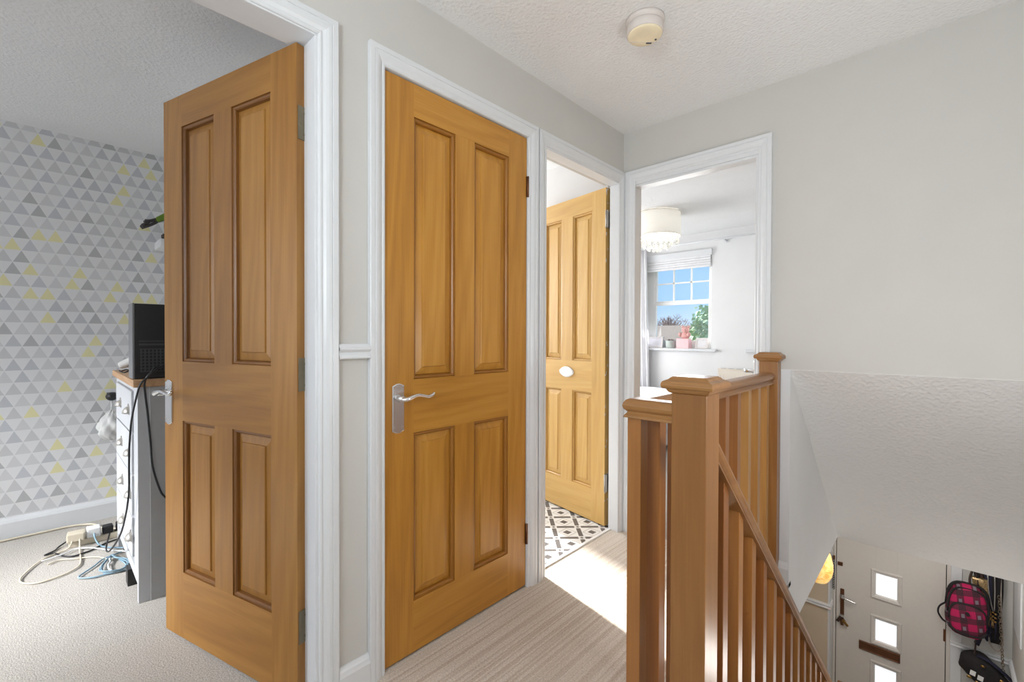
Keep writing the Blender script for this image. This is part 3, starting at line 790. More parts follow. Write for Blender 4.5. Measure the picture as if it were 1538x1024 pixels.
def cable(name, pts, r, mat, label, cat='cable', group=None, plug=None):
    b = MB(); b.tube(pts, r, 6, sub=5)
    o = b.build(name, mat); tag(o, label, cat, group or 'cables by the chest of drawers'); return o
cable('power_cable', [(-1.098, .335, .975), (-1.06, .325, .982), (-1.048, .300, .945), (-1.046, .276, .915), (-1.046, .261, .851), (-1.046, .248, .772), (-1.05, .243, .697), (-1.054, .241, .646), (-1.06, .241, .585), (-1.10, .243, .45), (-1.20, .235, .30), (-1.32, .225, .20), (-1.55, .215, .08), (-1.75, .22, .03), (-1.9, .245, .05)], .0038, BLACKP, 'black power cable looping from the computer down the drawer fronts')
cable('power_cable', [(-1.098, .352, .985), (-1.06, .345, .985), (-1.05, .305, .955), (-1.052, .291, .921), (-1.058, .293, .874), (-1.060, .301, .791), (-1.060, .310, .668), (-1.058, .316, .569), (-1.055, .339, .466), (-1.055, .361, .423), (-1.055, .42, .34), (-1.055, .50, .25), (-1.05, .60, .02)], .0038, BLACKP, 'black power cable hanging down the grey side of the chest')
b = MB(); b.tube([(-1.62 + .06 * math.cos(a), .285 + .022 * math.sin(a), .938 + .004 * math.sin(3 * a)) for a in [2 * PI * j / 14 for j in range(27)]], .003, 6, sub=3)
tag(b.build('coiled_cable', BLACKP), 'coil of thin black wire lying on the chest top beside the computer', 'cable')
b = MB(); b.tube([(-1.815, .285, .955), (-1.80, .31, .968), (-1.785, .335, .982), (-1.77, .36, .995)], [.018, .022, .022, .018], 14, sub=4)
tag(b.build('white_bottle', CRUMP), 'white rolled thing leaning behind the computer on the chest', 'roll')

# power strip and adaptors
psx = empty('power_strip', (-1.985, .20, 0), R(-3)); tag(psx, 'cream extension block lying on the bedroom carpet by the skirting', 'power strip')
b = MB(); b.box(-.03, .03, -.11, .13, .0, .032); b.build('body', CREAMP, psx, bevel=.004)
for k in range(3):
    b = MB(); b.box(-.006, .006, -.07 + .07 * k, -.052 + .07 * k, .031, .0335); b.build('socket', BLACKP, psx)
ap = MB(); ap.box(-.034, .03, -.035, .035, 0, .045); a_ = ap.build('plug_adaptor', CREAMP, bevel=.006, loc=(-1.965, .118, .033)); a_.rotation_euler = (0, 0, R(-6)); tag(a_, 'cream double adaptor on the near end of the extension block', 'plug')
ap = MB(); ap.box(-.03, .03, -.028, .028, 0, .05); a_ = ap.build('plug', WHITEP, bevel=.006, loc=(-1.975, .186, .033)); tag(a_, 'white plug with blue lead in the extension block', 'plug', 'plugs in the extension block')
ap = MB(); ap.box(-.026, .026, -.022, .022, 0, .04); a_ = ap.build('plug', BLACKP, bevel=.006, loc=(-1.98, .243, .033)); tag(a_, 'black plug next to the white plug on the extension block', 'plug', 'plugs in the extension block')
ap = MB(); ap.box(-.026, .026, -.018, .018, 0, .04); a_ = ap.build('plug', BLACKP, bevel=.006, loc=(-1.99, .295, .033)); tag(a_, 'black plug at the far end of the extension block, nearest the chest', 'plug', 'plugs in the extension block')
z_ = lambda L_, h: [(x, y, h) for x, y in L_]
cable('extension_cord', z_([(-2.31, -.6), (-2.315, -.3), (-2.318, -.114), (-2.318, .01), (-2.318, .09), (-2.30, .15), (-2.255, .204), (-2.165, .228), (-2.08, .29), (-1.99, .335)], .007), .006, CREAMP, 'cream flex running along the skirting to the extension block')
cable('thin_cable', [(-2.02, .10, .03), (-2.005, .055, .008)] + z_([(-1.965, .038), (-1.933, .003), (-1.934, .031), (-1.886, .054), (-1.839, .076), (-1.815, .105), (-1.823, .138), (-1.838, .173), (-1.872, .207), (-1.905, .273), (-1.9, .35)], .006), .004, BLACKP, 'black lead looped on the carpet in front of the extension block')
cable('thin_cable', [(-1.945, .105, .05), (-1.918, .09, .02)] + z_([(-1.925, .055), (-1.891, .008), (-1.825, -.033), (-1.723, -.069), (-1.67, -.075), (-1.624, -.057), (-1.592, -.019), (-1.593, .028), (-1.619, .082), (-1.669, .117), (-1.751, .126), (-1.87, .128)], .006) + [(-1.915, .130, .02), (-1.938, .131, .05)], .0035, CREAMP, 'cream lead lying in one wide loop across the carpet')
cable('thin_cable', z_([(-1.847, -.009), (-1.856, .036), (-1.874, .077), (-1.900, .109), (-1.880, .151), (-1.84, .185), (-1.747, .242), (-1.67, .30)], .010), .0035, WHITEP, 'white lead curving from the carpet towards the chest')
cable('thin_cable', z_([(-1.788, .013), (-1.81, .053), (-1.774, .104), (-1.75, .15), (-1.712, .19), (-1.658, .216)], .006), .003, CREAMP, 'short cream lead lying beside the loose end of the white lead')
cable('thin_cable', z_([(-1.643, .224), (-1.603, .224), (-1.558, .213), (-1.503, .213), (-1.48, .22)], .012), .004, WHITEP, 'short white cable tie lead inside the blue coil')
cable('thin_cable', [(-1.943, .186, .055), (-1.92, .19, .03)] + z_([(-1.878, .204), (-1.816, .231), (-1.755, .284), (-1.70, .33)], .007), .004, BLUEP, 'pale blue lead from the white plug to the chest')
cable('network_cable', z_([(-1.706, .29), (-1.669, .205), (-1.607, .166), (-1.531, .111), (-1.496, .126), (-1.472, .163), (-1.466, .219), (-1.454, .271), (-1.44, .32)], .007) ,   .0036, BLUEP, 'pale blue network cable ending in a pointed loop by the chest foot')
b = MB()
for q in range(3):
    pts = [(-1.575 + (.115 - .012 * q) * math.cos(a + .5 * q) + .016 * q, .232 + (.036 + .006 * q) * math.sin(a + .5 * q) + .012 * math.sin(2 * a + q), .007 + .006 * q + .004 * math.sin(3 * a)) for a in [2 * PI * j / 16 for j in range(17)]]
    b.tube(pts, .0034, 6, sub=3)
tag(b.build('network_cable_coil', BLUEP), 'coil of pale blue network cable on the carpet by the chest', 'cable')

# floating shelf with a toy figure, hook and hanging cloth on papered wall
b = MB(); b.box(-2.36, -2.15, .505, .72, 1.665, 1.715); tag(b.build('wall_shelf', WHITEP, bevel=.003), 'white floating shelf on the papered wall behind the oak door', 'shelf')
ty = empty('toy_figure', (-2.13, .56, 1.715)); tag(ty, 'green and dark grey jointed toy figure standing on the white shelf', 'toy')
b = MB(); b.rings([[(-.03, -.085, .112), (.03, -.085, .112), (.03, -.075, .085), (-.03, -.075, .085)], [(-.04, -.02, .165), (.04, -.02, .165), (.035, -.01, .125), (-.035, -.01, .125)], [(-.04, .08, .20), (.04, .08, .20), (.035, .09, .14), (-.035, .09, .14)]]); b.build('body', GREEN, ty, bevel=.006)
for dx in (-.018, .018):
    b = MB(); b.tube([(dx, -.08, .105), (dx * 1.2, -.11, .09), (dx * 1.3, -.135, .085)], .007, 8)
    b.tube([(dx, -.075, .09), (dx * 1.1, -.105, .068), (dx * 1.3, -.145, .045)], .007, 8)
    for q in range(3): b.ball((dx * 1.2, -.118 - .012 * q, .082 - .013 * q), .011, nu=8, nv=6)
    b.build('claw', TOYG, ty)
for dx in (-.02, .02):
    b = MB(); b.tube([(dx, -.025, .12), (dx, -.03, .07), (dx, -.022, .028)], [.009, .008, .009], 8); b.box(dx - .012, dx + .012, -.05, .0, 0, .02)
    b.build('leg', TOYG, ty)
hk = empty('coat_hook', (XP, .29, .745)); tag(hk, 'small black hook fixed on the triangle wallpaper left of the chest', 'hook')
b = MB(); b.box(0, .012, -.02, .02, -.02, .02); b.ball((.05, .0, .0), (.035, .03, .026), nu=14, nv=8); b.build('knob', BLACKP, hk)
b = MB(); rs = []
for j in range(25):
    a = -PI / 2 + PI * j / 24; row = []
    for k in range(48):
        t = 2 * PI * k / 48
        n_ = 1 + .10 * math.sin(6 * t + 3 * math.sin(2 * a)) + .09 * math.sin(5 * a + 2.5 * math.sin(2 * t)) + .05 * math.sin(11 * t - 6 * a)
        c_ = max(.02, math.cos(a)) * n_ * (1.0 if a < 0 else 1 - .35 * math.sin(a))
        row.append((XP + .075 + .052 * c_ * math.cos(t), .288 + .064 * c_ * math.sin(t), .575 + .088 * math.sin(a) * (1 + .06 * math.sin(7 * t))))
    rs.append(row)
b.rings(rs, sm=True)
b.tube([(XP + .07, .288, .64), (XP + .05, .29, .69), (XP + .03, .29, .735)], .006, 6)
tag(b.build('hanging_cloth', CRUMP), 'bundled pale grey cloth hanging under the black hook on the papered wall', 'cloth')

# ------------------------------------------------------------------ far bedroom
w1 = empty('window_1', (0, YB + .10, 0)); w1['kind'] = 'structure'; tag(w1, 'white sash window with six small panes over one large pane', 'window')
X0, X1, ZA, ZT = -1.27, -.50, .985, 2.06
GX0, GX1 = -1.158, -.540
b = MB()
b.box(-1.285, GX0 - .03, -.03, .03, ZA, ZT).box(GX1 + .02, -.485, -.03, .03, ZA, ZT).box(GX0 - .03, GX1 + .02, -.03, .03, 1.98, ZT).box(GX0 - .03, GX1 + .02, -.03, .03, ZA, ZA + .03)
b.build('window_frame', UPVC, w1, bevel=.003)
b = MB(); b.box(GX0 - .03, GX0, -.02, .02, 1.52, 1.98).box(GX1, GX1 + .02, -.02, .02, 1.52, 1.98).box(GX0, GX1, -.02, .02, 1.50, 1.545).box(GX0, GX1, -.02, .02, 1.955, 1.98)
b.build('upper_sash', UPVC, w1, bevel=.002)
b = MB(); b.box(GX0 - .03, GX0, -.035, 0, 1.015, 1.52).box(GX1, GX1 + .02, -.035, 0, 1.015, 1.52).box(GX0, GX1, -.035, 0, 1.492, 1.52).box(GX0, GX1, -.035, 0, 1.015, 1.075)
b.build('lower_sash', UPVC, w1, bevel=.002)
b = MB()
for xx in (-.952, -.742): b.box(xx - .008, xx + .008, -.012, .012, 1.545, 1.955)
b.box(GX0, GX1, -.012, .012, 1.742, 1.758); b.build('glazing_bars', UPVC, w1)
b = MB(); b.box(GX0, GX1, -.002, .002, 1.545, 1.955); b.build('upper_pane', GLASS, w1)
b = MB(); b.box(GX0, GX1, -.018, -.014, 1.075, 1.492); b.build('lower_pane', GLASS, w1)
b = MB(); b.box(-1.335, -.42, YB - .045, YB + .07, .955, .985); o = b.build('window_sill', PAINT, w1, bevel=.006); o.location = (0, -(YB + .10), 0)
b = MB(); b.box(-.125, .7, YB - .05, YB, .955, .985); struct('trim_second_sill', b, PAINT, 'white sill board at the right of the bedroom window wall', .006)
bl = empty('roller_blind', (-.885, YB, 2.04)); tag(bl, 'white blind gathered up at the top of the bedroom window', 'blind')
b = MB(); b.box(-.41, .41, -.03, .03, -.02, .05); b.build('headrail', PAINT, bl, bevel=.004)
b = MB()
for k in range(5): b.box(-.395, .395, -.02 - .004 * (k % 2), .02, -.04 - .026 * k, -.016 - .026 * k)
b.build('folded_fabric', FABW, bl, bevel=.003)
cp = empty('curtain_pole', (-.6, YB - .09, 2.165)); tag(cp, 'thin white curtain pole running above the bedroom window', 'curtain pole')
b = MB(); b.lathe([(.009, -.85), (.009, 1.25)], (0, 0, 0), 12, axis='X'); b.build('pole', PAINT, cp)
for xx in (-.80, .27):
    b = MB(); b.lathe([(.011, 0), (.011, .09)], (xx, 0, -.012), 10, axis='Y'); b.lathe([(.024, .082), (.024, .09)], (xx, 0, -.012), 14, axis='Y'); b.build('bracket', PAINT, cp)
b = MB(); rs = []
for j in range(11):
    t = j / 10; z = 2.15 - 1.75 * t
    rs.append([(-1.50 + .34 * k / 40 * (1 + .15 * t) - .05, YB - .09 + .028 * math.sin(2 * PI * k / 40 * 6) + .004 * math.sin(9 * t + k), z) for k in range(41)])
b.rings(rs, sm=True, closed=False, caps=False); tag(b.build('curtain', FABW, solid=.004), 'white curtain gathered left of the bedroom window', 'curtain')
# things on the sill
def frame_(name, x0, x1, z0, h, lean, y, label, art):
    e = empty(name, ((x0 + x1) / 2, y, z0), 0, R(-lean)); tag(e, label, 'picture frame', 'pictures on the window sill')
    w = (x1 - x0) / 2
    b = MB(); b.rings([[(-w + d, yy, d), (w - d, yy, d), (w - d, yy, h - d), (-w + d, yy, h - d)] for d, yy in ((0, .012), (0, -.004), (.003, -.008), (.018, -.007), (.020, -.003))], caps=False); b.quad([(-w, .012, 0), (w, .012, 0), (w, .012, h), (-w, .012, h)])
    b.build('frame', FRAMEW, e)
    b = MB(); b.box(-w + .02, w - .02, -.003, .0, .02, h - .02); b.build('picture', art, e)
    b = MB(); b.rings([[(-.02, .012, .01), (.02, .012, .01), (.02, .012, h * .7), (-.02, .012, h * .7)], [(-.02, .05, .005), (.02, .05, .005), (.02, .02, h * .7), (-.02, .02, h * .7)]]); b.build('stand', FRAMEW, e)
frame_('picture_frame', -1.252, -1.045, .985, .135, 8, YB + .005, 'landscape pale grey photo frame at the left end of the window sill', plain('pale_lilac_photo', srgb(206, 204, 210), .3, var=.05))
def cardart():
    m = N('sketch_print'); f = m.noise(m.obj(), 45, 2)
    return m.set(m.ramp(f, [(.30, srgb(120, 118, 120)), (.36, srgb(214, 212, 214)), (1, srgb(226, 225, 226))]), .5)
frame_('picture_frame', -.662, -.525, .985, .122, 14, YB + .005, 'small leaning white picture with a grey sketch at the right end of the sill', cardart())
pt = empty('plant_pot', (-.955, YB + .02, .985)); tag(pt, 'small grey ceramic pot between the photo frame and the pink box', 'pot')
b = MB(); b.lathe([(.042, 0), (.048, .01), (.055, .082), (.056, .088), (.050, .088), (.048, .07), (.001, .068)], n=28); b.build('pot', POTG, pt)
b = MB(); rnd = random.Random(2)
for k in range(26):
    a = rnd.uniform(0, 2 * PI); r_ = rnd.uniform(.005, .035); b.tube([(r_ * math.cos(a), r_ * math.sin(a), .07), (1.3 * r_ * math.cos(a), 1.3 * r_ * math.sin(a), .09 + rnd.uniform(0, .02))], .0022, 5, sub=1)
b.build('plant', TRUNK, pt)
b = MB(); b.box(-.07, .07, -.05, .05, 0, .112); o = b.build('gift_box', PINKB, bevel=.003, loc=(-.792, YB + .012, .985)); tag(o, 'square pink box on the window sill with a pink toy sitting in it', 'box')
tb = empty('plush_toy', (-.778, YB + .015, 1.098)); tag(tb, 'fluffy pink soft toy sitting on top of the pink box', 'soft toy')
b = MB(); b.ball((0, 0, .035), (.052, .045, .042)); b.build('body', PINKF, tb)
b = MB(); b.ball((.004, -.008, .098), (.042, .04, .04)); hd = b.build('head', PINKF, tb)
for dx in (-.03, .036):
    b = MB(); b.ball((dx, 0, .13), .016, nu=10, nv=7); b.build('ear', PINKF, tb)
for dx in (-.05, .05):
    b = MB(); b.ball((dx, -.025, .045), (.02, .025, .028), nu=10, nv=7); b.build('arm', PINKF, tb)
for dx in (-.012, .018):
    b = MB(); b.ball((dx, -.047, .102), .004, nu=8, nv=5); b.build('eye', BLACKP, tb)
# bed
bd = empty('bed', (-1.0, 4.0, 0)); tag(bd, 'bed with pale grey bedding in the far bedroom', 'bed')
b = MB(); b.box(-1.3, .42, -.70, .72, .05, .30); b.build('base', FABG, bd, bevel=.02)
b = MB(); b.box(-1.3, .42, -.70, .72, .30, .50); b.build('mattress', FABW, bd, bevel=.04, seg=4)
b = MB(); n1, n2 = 34, 28; rs = []
for i in range(n1 + 1):
    row = []
    for j in range(n2 + 1):
        x = -1.05 + 1.51 * i / n1; y = -.75 + 1.52 * j / n2
        z = .545 + .012 * math.sin(9 * x + 2 * y) + .01 * math.sin(7 * y - 3 * x)
        ex = max(0, x - .38); ey = max(0, abs(y) - .68)
        z -= ex * 4 + ey * 4
        row.append((min(x, .44), max(-.735, min(.755, y)), z))
    rs.append(row)
b.rings(rs, sm=True, closed=False, caps=False); b.build('duvet', FABG, bd, solid=.03)
for yy in (-.35, .37):
    b = MB(); b.ball((-1.12, yy, .56), (.17, .30, .07), nu=20, nv=10); b.build('pillow', FABW, bd)
# radiator
rd = empty('radiator', (.1, YB - .05, .15)); tag(rd, 'cream panel radiator with slotted top under the bedroom wall', 'radiator')
RADM = plain('cream_radiator_enamel', srgb(226, 216, 202), .4, var=.01)
b = MB(); b.rings([[(-.48, -.05 + .006 * (k % 2 == 0), .0), (.48, -.05 + .006 * (k % 2 == 0), .0), (.48, -.03, .0), (-.48, -.03, .0)] if False else [(-.48, -.055, z), (.48, -.055, z), (.48, -.035, z), (-.48, -.035, z)] for k, z in enumerate((0, .02, .60, .62))]); b.build('panel', RADM, rd, bevel=.006)
for i in range(27):
    b = MB() if i == 0 else b
    b.rings([[(-.46 + i * .035 - .008, -.058, .04), (-.46 + i * .035 + .008, -.058, .04), (-.46 + i * .035 + .008, -.05, .04), (-.46 + i * .035 - .008, -.05, .04)], [(-.46 + i * .035 - .008, -.058, .57), (-.46 + i * .035 + .008, -.058, .57), (-.46 + i * .035 + .008, -.05, .57), (-.46 + i * .035 - .008, -.05, .57)]])
b.build('fluting', RADM, rd)
for xx in (-.44, .44):
    q_ = MB(); q_.lathe([(.008, -.15), (.008, .03)], (xx, -.045, 0), 10); q_.build('pipe', CHROME, rd)
b = MB(); b.box(-.48, .48, -.055, .035, .62, .632)
tp = b.build('top_grille', RADM, rd, bevel=.002)
for i in range(12):
    s_ = MB(); s_.box(-.45 + i * .076, -.45 + i * .076 + .045, -.04, -.005, .6315, .6335); s_.build('slot', GREYP, rd)
# chandelier
cn = empty('chandelier', (-.60, 4.0, CZ)); tag(cn, 'white pleated drum ceiling light with crystal drops in the far bedroom', 'chandelier')
b = MB(); b.lathe([(.195, -.005), (.205, -.012), (.207, -.225), (.203, -.225), (.200, -.012)], n=64, caps=False); b.build('drum_shade', LAMPSH, cn)
for zz in (-.012, -.222):
    b = MB(); b.tube([(.2075 * math.cos(2 * PI * k / 48), .2075 * math.sin(2 * PI * k / 48), zz) for k in range(49)], .0016, 5, sub=1); b.build('shade_ring', STEEL, cn)
b = MB(); b.lathe([(.18, 0), (.18, -.012), (.02, -.014)], n=40); b.build('ceiling_plate', CHROME, cn)
rnd = random.Random(21)
for ring, (rr_, n_, z0_) in enumerate(((.185, 22, -.25), (.135, 16, -.275), (.085, 10, -.30), (.035, 5, -.318))):
    for k in range(n_):
        a = 2 * PI * k / n_ + ring * .3
        c = MB(); x, y = rr_ * math.cos(a), rr_ * math.sin(a); zz = z0_ - rnd.uniform(0, .03)
        c.lathe([(.0008, -.15), (.0008, zz + .02)], (x, y, 0), 5)
        for q in range(3): c.ball((x, y, zz + .03 + .016 * q), .006, nu=7, nv=5)
        c.lathe([(.001, zz + .022), (.008, zz + .008), (.0155, zz - .008), (.012, zz - .018), (.001, zz - .024)], (x, y, 0), 8, sm=False)
        c.build('crystal_drop', CRYSTAL, cn)
c = MB(); c.lathe([(.001, -.30), (.008, -.31), (.024, -.335), (.018, -.355), (.001, -.368)], (0, 0, 0), 8, sm=False); c.build('crystal_drop', CRYSTAL, cn)
for k in range(4):
    a = PI / 4 + PI / 2 * k; c = MB(); c.ball((.09 * math.cos(a), .09 * math.sin(a), -.12), (.018, .018, .028)); c.build('bulb', BULB, cn)

# ------------------------------------------------------------------ hall things
pl = empty('pendant_lamp', (.585, 4.70, HZ)); tag(pl, 'glowing amber glass pendant lamp in the hall left of the front door', 'lamp')
b = MB(); b.tube([(0, 0, 0), (0, 0, -.45)], .004, 8, sub=1); b.build('flex', BLACKP, pl)
b = MB(); b.lathe([(.045, 0), (.045, -.012), (.03, -.03), (.006, -.036)], n=24); b.build('ceiling_rose', WHITEP, pl)
b = MB(); b.lathe([(.018, -.43), (.03, -.445), (.062, -.49), (.088, -.55), (.102, -.62), (.104, -.67), (.096, -.72), (.078, -.76), (.06, -.783), (.055, -.783), (.074, -.758), (.092, -.718), (.10, -.67), (.098, -.62), (.084, -.552), (.058, -.493), (.02, -.45)], n=32, caps=False); b.build('glass_shade', AMBER, pl)
b = MB(); b.ball((0, 0, -.62), (.03, .03, .042)); b.build('bulb', BULB, pl)

bp = empty('backpack', (1.525, 5.45, -1.20), R(6), 0, R(3)); tag(bp, 'pink and grey plaid backpack with black zips hanging beside the front door', 'backpack')
def sup(t, e): return math.copysign(abs(t) ** e, t)
def pack(w, d, z0, z1, y0, n=28, m=14, top=.62):
    rs = []
    for j in range(m + 1):
        a = -PI / 2 + PI * j / m
        z = (z0 + z1) / 2 + (z1 - z0) / 2 * sup(math.sin(a), .55); k = max(.02, sup(math.cos(a), .5))
        taper = 1 - (1 - top) * max(0, (z - (z0 + z1) / 2) / ((z1 - z0) / 2)) ** 2
        rs.append([(w * k * taper * sup(math.cos(2 * PI * i / n), .7), y0 + d * k * sup(math.sin(2 * PI * i / n), .7), z) for i in range(n)])
    return rs
b = MB(); b.rings(pack(.132, .065, -.225, .215, 0), sm=True); bo = b.build('body', PLAID, bp)
b = MB(); b.rings(pack(.112, .045, -.21, .055, -.062, top=.85), sm=True); b.build('front_pocket', PLAID, bp)
def arc(w, z0, z1, y, n=15, pw=.6): return [(w * sup(math.cos(PI - PI * i / (n - 1)), pw), y, z0 + (z1 - z0) * max(0, math.sin(PI * i / (n - 1))) ** pw) for i in range(n)]
b = MB(); b.tube(arc(.122, -.05, .185, -.045), .008, 6, sub=2); b.build('zip', BLACKF, bp)
b = MB(); b.tube(arc(.128, .0, .215, -.005), .011, 6, sub=2); b.build('piping', BLACKF, bp)
b = MB(); b.tube(arc(.112, -.09, .058, -.068), .009, 6, sub=2); b.build('zip', BLACKF, bp)
b = MB(); b.tube([(-.115, -.085, -.13), (-.08, -.108, -.165), (0, -.113, -.18), (.08, -.108, -.165), (.115, -.085, -.13)], .008, 6); b.build('piping', BLACKF, bp)
b = MB(); b.lathe([(.013, -.128), (.013, -.104)], (-.01, 0, .0), 14, axis='Y'); b.build('badge', BLACKF, bp)
b = MB(); b.tube([(-.02, .02, .205), (-.022, .03, .26), (-.005, .045, .33), (.005, .045, .335), (.02, .03, .27), (.03, .02, .21)], .010, 8, flat=.5); b.v = [(x + .03, y, z) for x, y, z in b.v]; b.build('top_handle', BROWNF, bp)
b = MB(); b.tube([(.05, .04, .19), (.055, .05, .25), (.04, .06, .36)], .018, 8, flat=.4); b.build('shoulder_strap', BLACKF, bp)
b = MB(); b.tube([(-.125, .04, -.02), (-.16, .045, -.07), (-.165, .05, -.13), (-.135, .045, -.18), (-.11, .04, -.19)], .014, 8, flat=.45); b.build('shoulder_strap', BLACKF, bp)
b = MB(); b.tube([(.09, .04, -.15), (.10, .045, -.22), (.085, .045, -.30)], .028, 8, flat=.35); b.build('shoulder_strap', NAVYF, bp)

bg = empty('shoulder_bag', (1.655, 5.48, -1.655), R(-4), 0, R(8)); tag(bg, 'black slouchy shoulder bag with two white tags hanging below the backpack', 'bag')
b = MB(); rs = []
for j in range(15):
    t = j / 14; x = -.165 + .34 * t
    hh = .055 + .085 * math.sin(PI * min(1, .12 + t * .8)) ; dd = .03 + .045 * math.sin(PI * t)
    if t < .22: hh *= .75 + t
    zc = -.03 - .10 * t + .02 * math.sin(6 * t)
    rs.append([(x + .008 * math.sin(3 * a + 5 * t), dd * math.sin(a) * (1 + .1 * math.sin(4 * a + 7 * t)), zc + hh * math.cos(a) * (1 + .07 * math.sin(3 * a + 4 * t))) for a in [2 * PI * k / 24 for k in range(24)]])
b.rings(rs, sm=True); b.build('body', BLACKF, bg, subsurf=1)
for k in range(2):
    t = MB(); t.box(-.017, .017, -.004, .0, -.02, .02); t.xf(Matrix.Translation((-.075 + .047 * k, -.072 - .004 * k, -.075 - .012 * k))); t.build('tag', WHITEP, bg)
for x_, z_2, q in ((-.03, .02, .010), (.085, -.03, .012), (-.09, -.12, .012), (-.04, -.135, .010), (.03, -.09, .009)):
    t = MB(); t.ball((x_, -.074, z_2), (q * 1.4, .006, q), nu=10, nv=6); t.build('bead', BRASS, bg)
b = MB(); b.tube([(-.07, -.03, .07), (.0, -.05, .075), (.1, -.04, .02), (.15, -.01, -.03)], .02, 8, flat=.5); b.build('flap_edge', NAVYF, bg)
# chain strap: links in a line up to the hook
M_ = Matrix.Rotation(R(-22), 4, 'Y')
pA = Vector((1.742, 5.47, -1.64)); pB = Vector((1.715, 5.50, -1.05))
Mi = (Matrix.Translation(bg.location) @ bg.rotation_euler.to_matrix().to_4x4()).inverted()
b = MB()
for k in range(26):
    c = pA.lerp(pB, k / 25); a = k * 1.4
    b.tube([(c.x + .009 * math.cos(a) * math.cos(t), c.y + .009 * math.sin(a) * math.cos(t), c.z + .015 * math.sin(t)) for t in [2 * PI * j / 8 for j in range(9)]], .003, 5, sub=1)
b.xf(Mi); b.build('chain_strap', plain('dull_chain_metal', srgb(136, 122, 104), .4, .7, .1), bg)
b = MB(); b.tube([tuple(Mi @ Vector(p)) for p in ((1.575, 5.46, -1.58), (1.585, 5.50, -1.50), (1.60, 5.52, -1.30), (1.62, 5.53, -1.05))], .006, 6); b.build('strap', BROWNF, bg)

def hang(name, x, w, zt, zb, y, mat, label, cat, depth=.014, seed=1, folds=3, skew=0.0):
    rnd = random.Random(seed); ph = rnd.uniform(0, 6); b = MB(); rs = []
    for j in range(15):
        t = j / 14; z = zt + (zb - zt) * t; row = []
        for k in range(20):
            a = 2 * PI * k / 20; u = math.cos(a)
            row.append((x + skew * t + w / 2 * u * (1 + .12 * math.sin(5 * t + ph)), y + depth * math.sin(a) * (1 + .3 * math.sin(3 * t + ph)) + .3 * depth * math.sin(folds * PI * u + ph), z + (.012 * math.sin(4 * u + ph) if j == 14 else 0)))
        rs.append(row)
    b.rings(rs, sm=True); o = b.build(name, mat); tag(o, label, cat, 'scarves and straps hanging by the front door'); return o
hang('scarf', 1.695, .085, -.88, -1.45, 5.53, BLACKF, 'long black scarf hanging furthest right of the hanging things', 'scarf', .02, 1)
hang('scarf', 1.655, .05, -.88, -1.44, 5.515, NAVYF, 'narrow navy scarf hanging between the gold garland and the black scarf', 'scarf', .018, 2)
hang('dark_belt', 1.612, .032, -.88, -1.25, 5.53, BROWNF, 'dark brown leather belt hanging behind the gold sequin strip', 'belt', .008, 3)
hang('sequin_strip', 1.60, .085, -.93, -1.31, 5.50, GOLDT, 'gold sequin strip hanging just right of the plaid backpack', 'scarf', .016, 4, skew=.05)
ln = empty('lanyard', (1.668, 5.485, -.88)); tag(ln, 'silver and navy lanyard with gold clips hanging in front of the navy scarf', 'lanyard')
b = MB(); b.tube([(-.02, 0, 0), (-.012, -.004, -.15), (.012, -.006, -.29)], .004, 6); b.tube([(.02, 0, 0), (.022, -.004, -.15), (.02, -.006, -.29)], .004, 6); b.build('cord', STEEL, ln)
b = MB()
for k in range(8): b.ball((.012 + .016 * math.sin(k * 2.1), -.012, -.30 - .011 * k), (.01, .007, .008), nu=8, nv=5)
b.build('clips', BRASS, ln)
b = MB(); b.tube([(0, -.006, -.38), (-.004, -.008, -.52)], .005, 6, sub=1); b.tube([(.03, -.006, -.37), (.028, -.008, -.52)], .005, 6, sub=1); b.build('tail', NAVYF, ln)
b = MB(); b.box(-.055, -.025, -.012, -.009, -.50, -.41); b.xf(Matrix.Rotation(R(2), 4, 'Y')); c_ = b.build('card', WHITEP, ln); c_['label'] = 'white card'
b = MB(); b.tube([(1.668, 5.50, -1.36), (1.662, 5.495, -1.44), (1.70, 5.48, -1.50), (1.735, 5.49, -1.45), (1.735, 5.50, -1.30), (1.728, 5.51, -1.10), (1.725, 5.52, -.90)], .006, 6)
tag(b.build('rope_lead', plain('grey_rope', srgb(150, 140, 132), .7, var=.2)), 'grey rope lead looped below the dark scarves', 'lead')
ck = empty('coat_rack', (1.62, YD - .03, -.86)); tag(ck, 'hook rail on the hall wall from which the bags hang', 'coat rack')
b = MB(); b.box(-.15, .16, -.012, .01, -.03, .05); b.build('rail', PAINT, ck, bevel=.003)
for xx in (-.10, -.03, .04, .10):
    b = MB(); b.tube([(xx, -.01, .02), (xx, -.05, .0), (xx, -.075, .02)], .006, 8); b.build('hook', BRASSB, ck)
b = MB(); b.box(XR - .012, XR, 5.0, 5.37, -1.20, -.6); tag(b.build('wall_cabinet', PAINT, bevel=.004), 'white box cabinet on the right wall of the hall', 'cabinet')

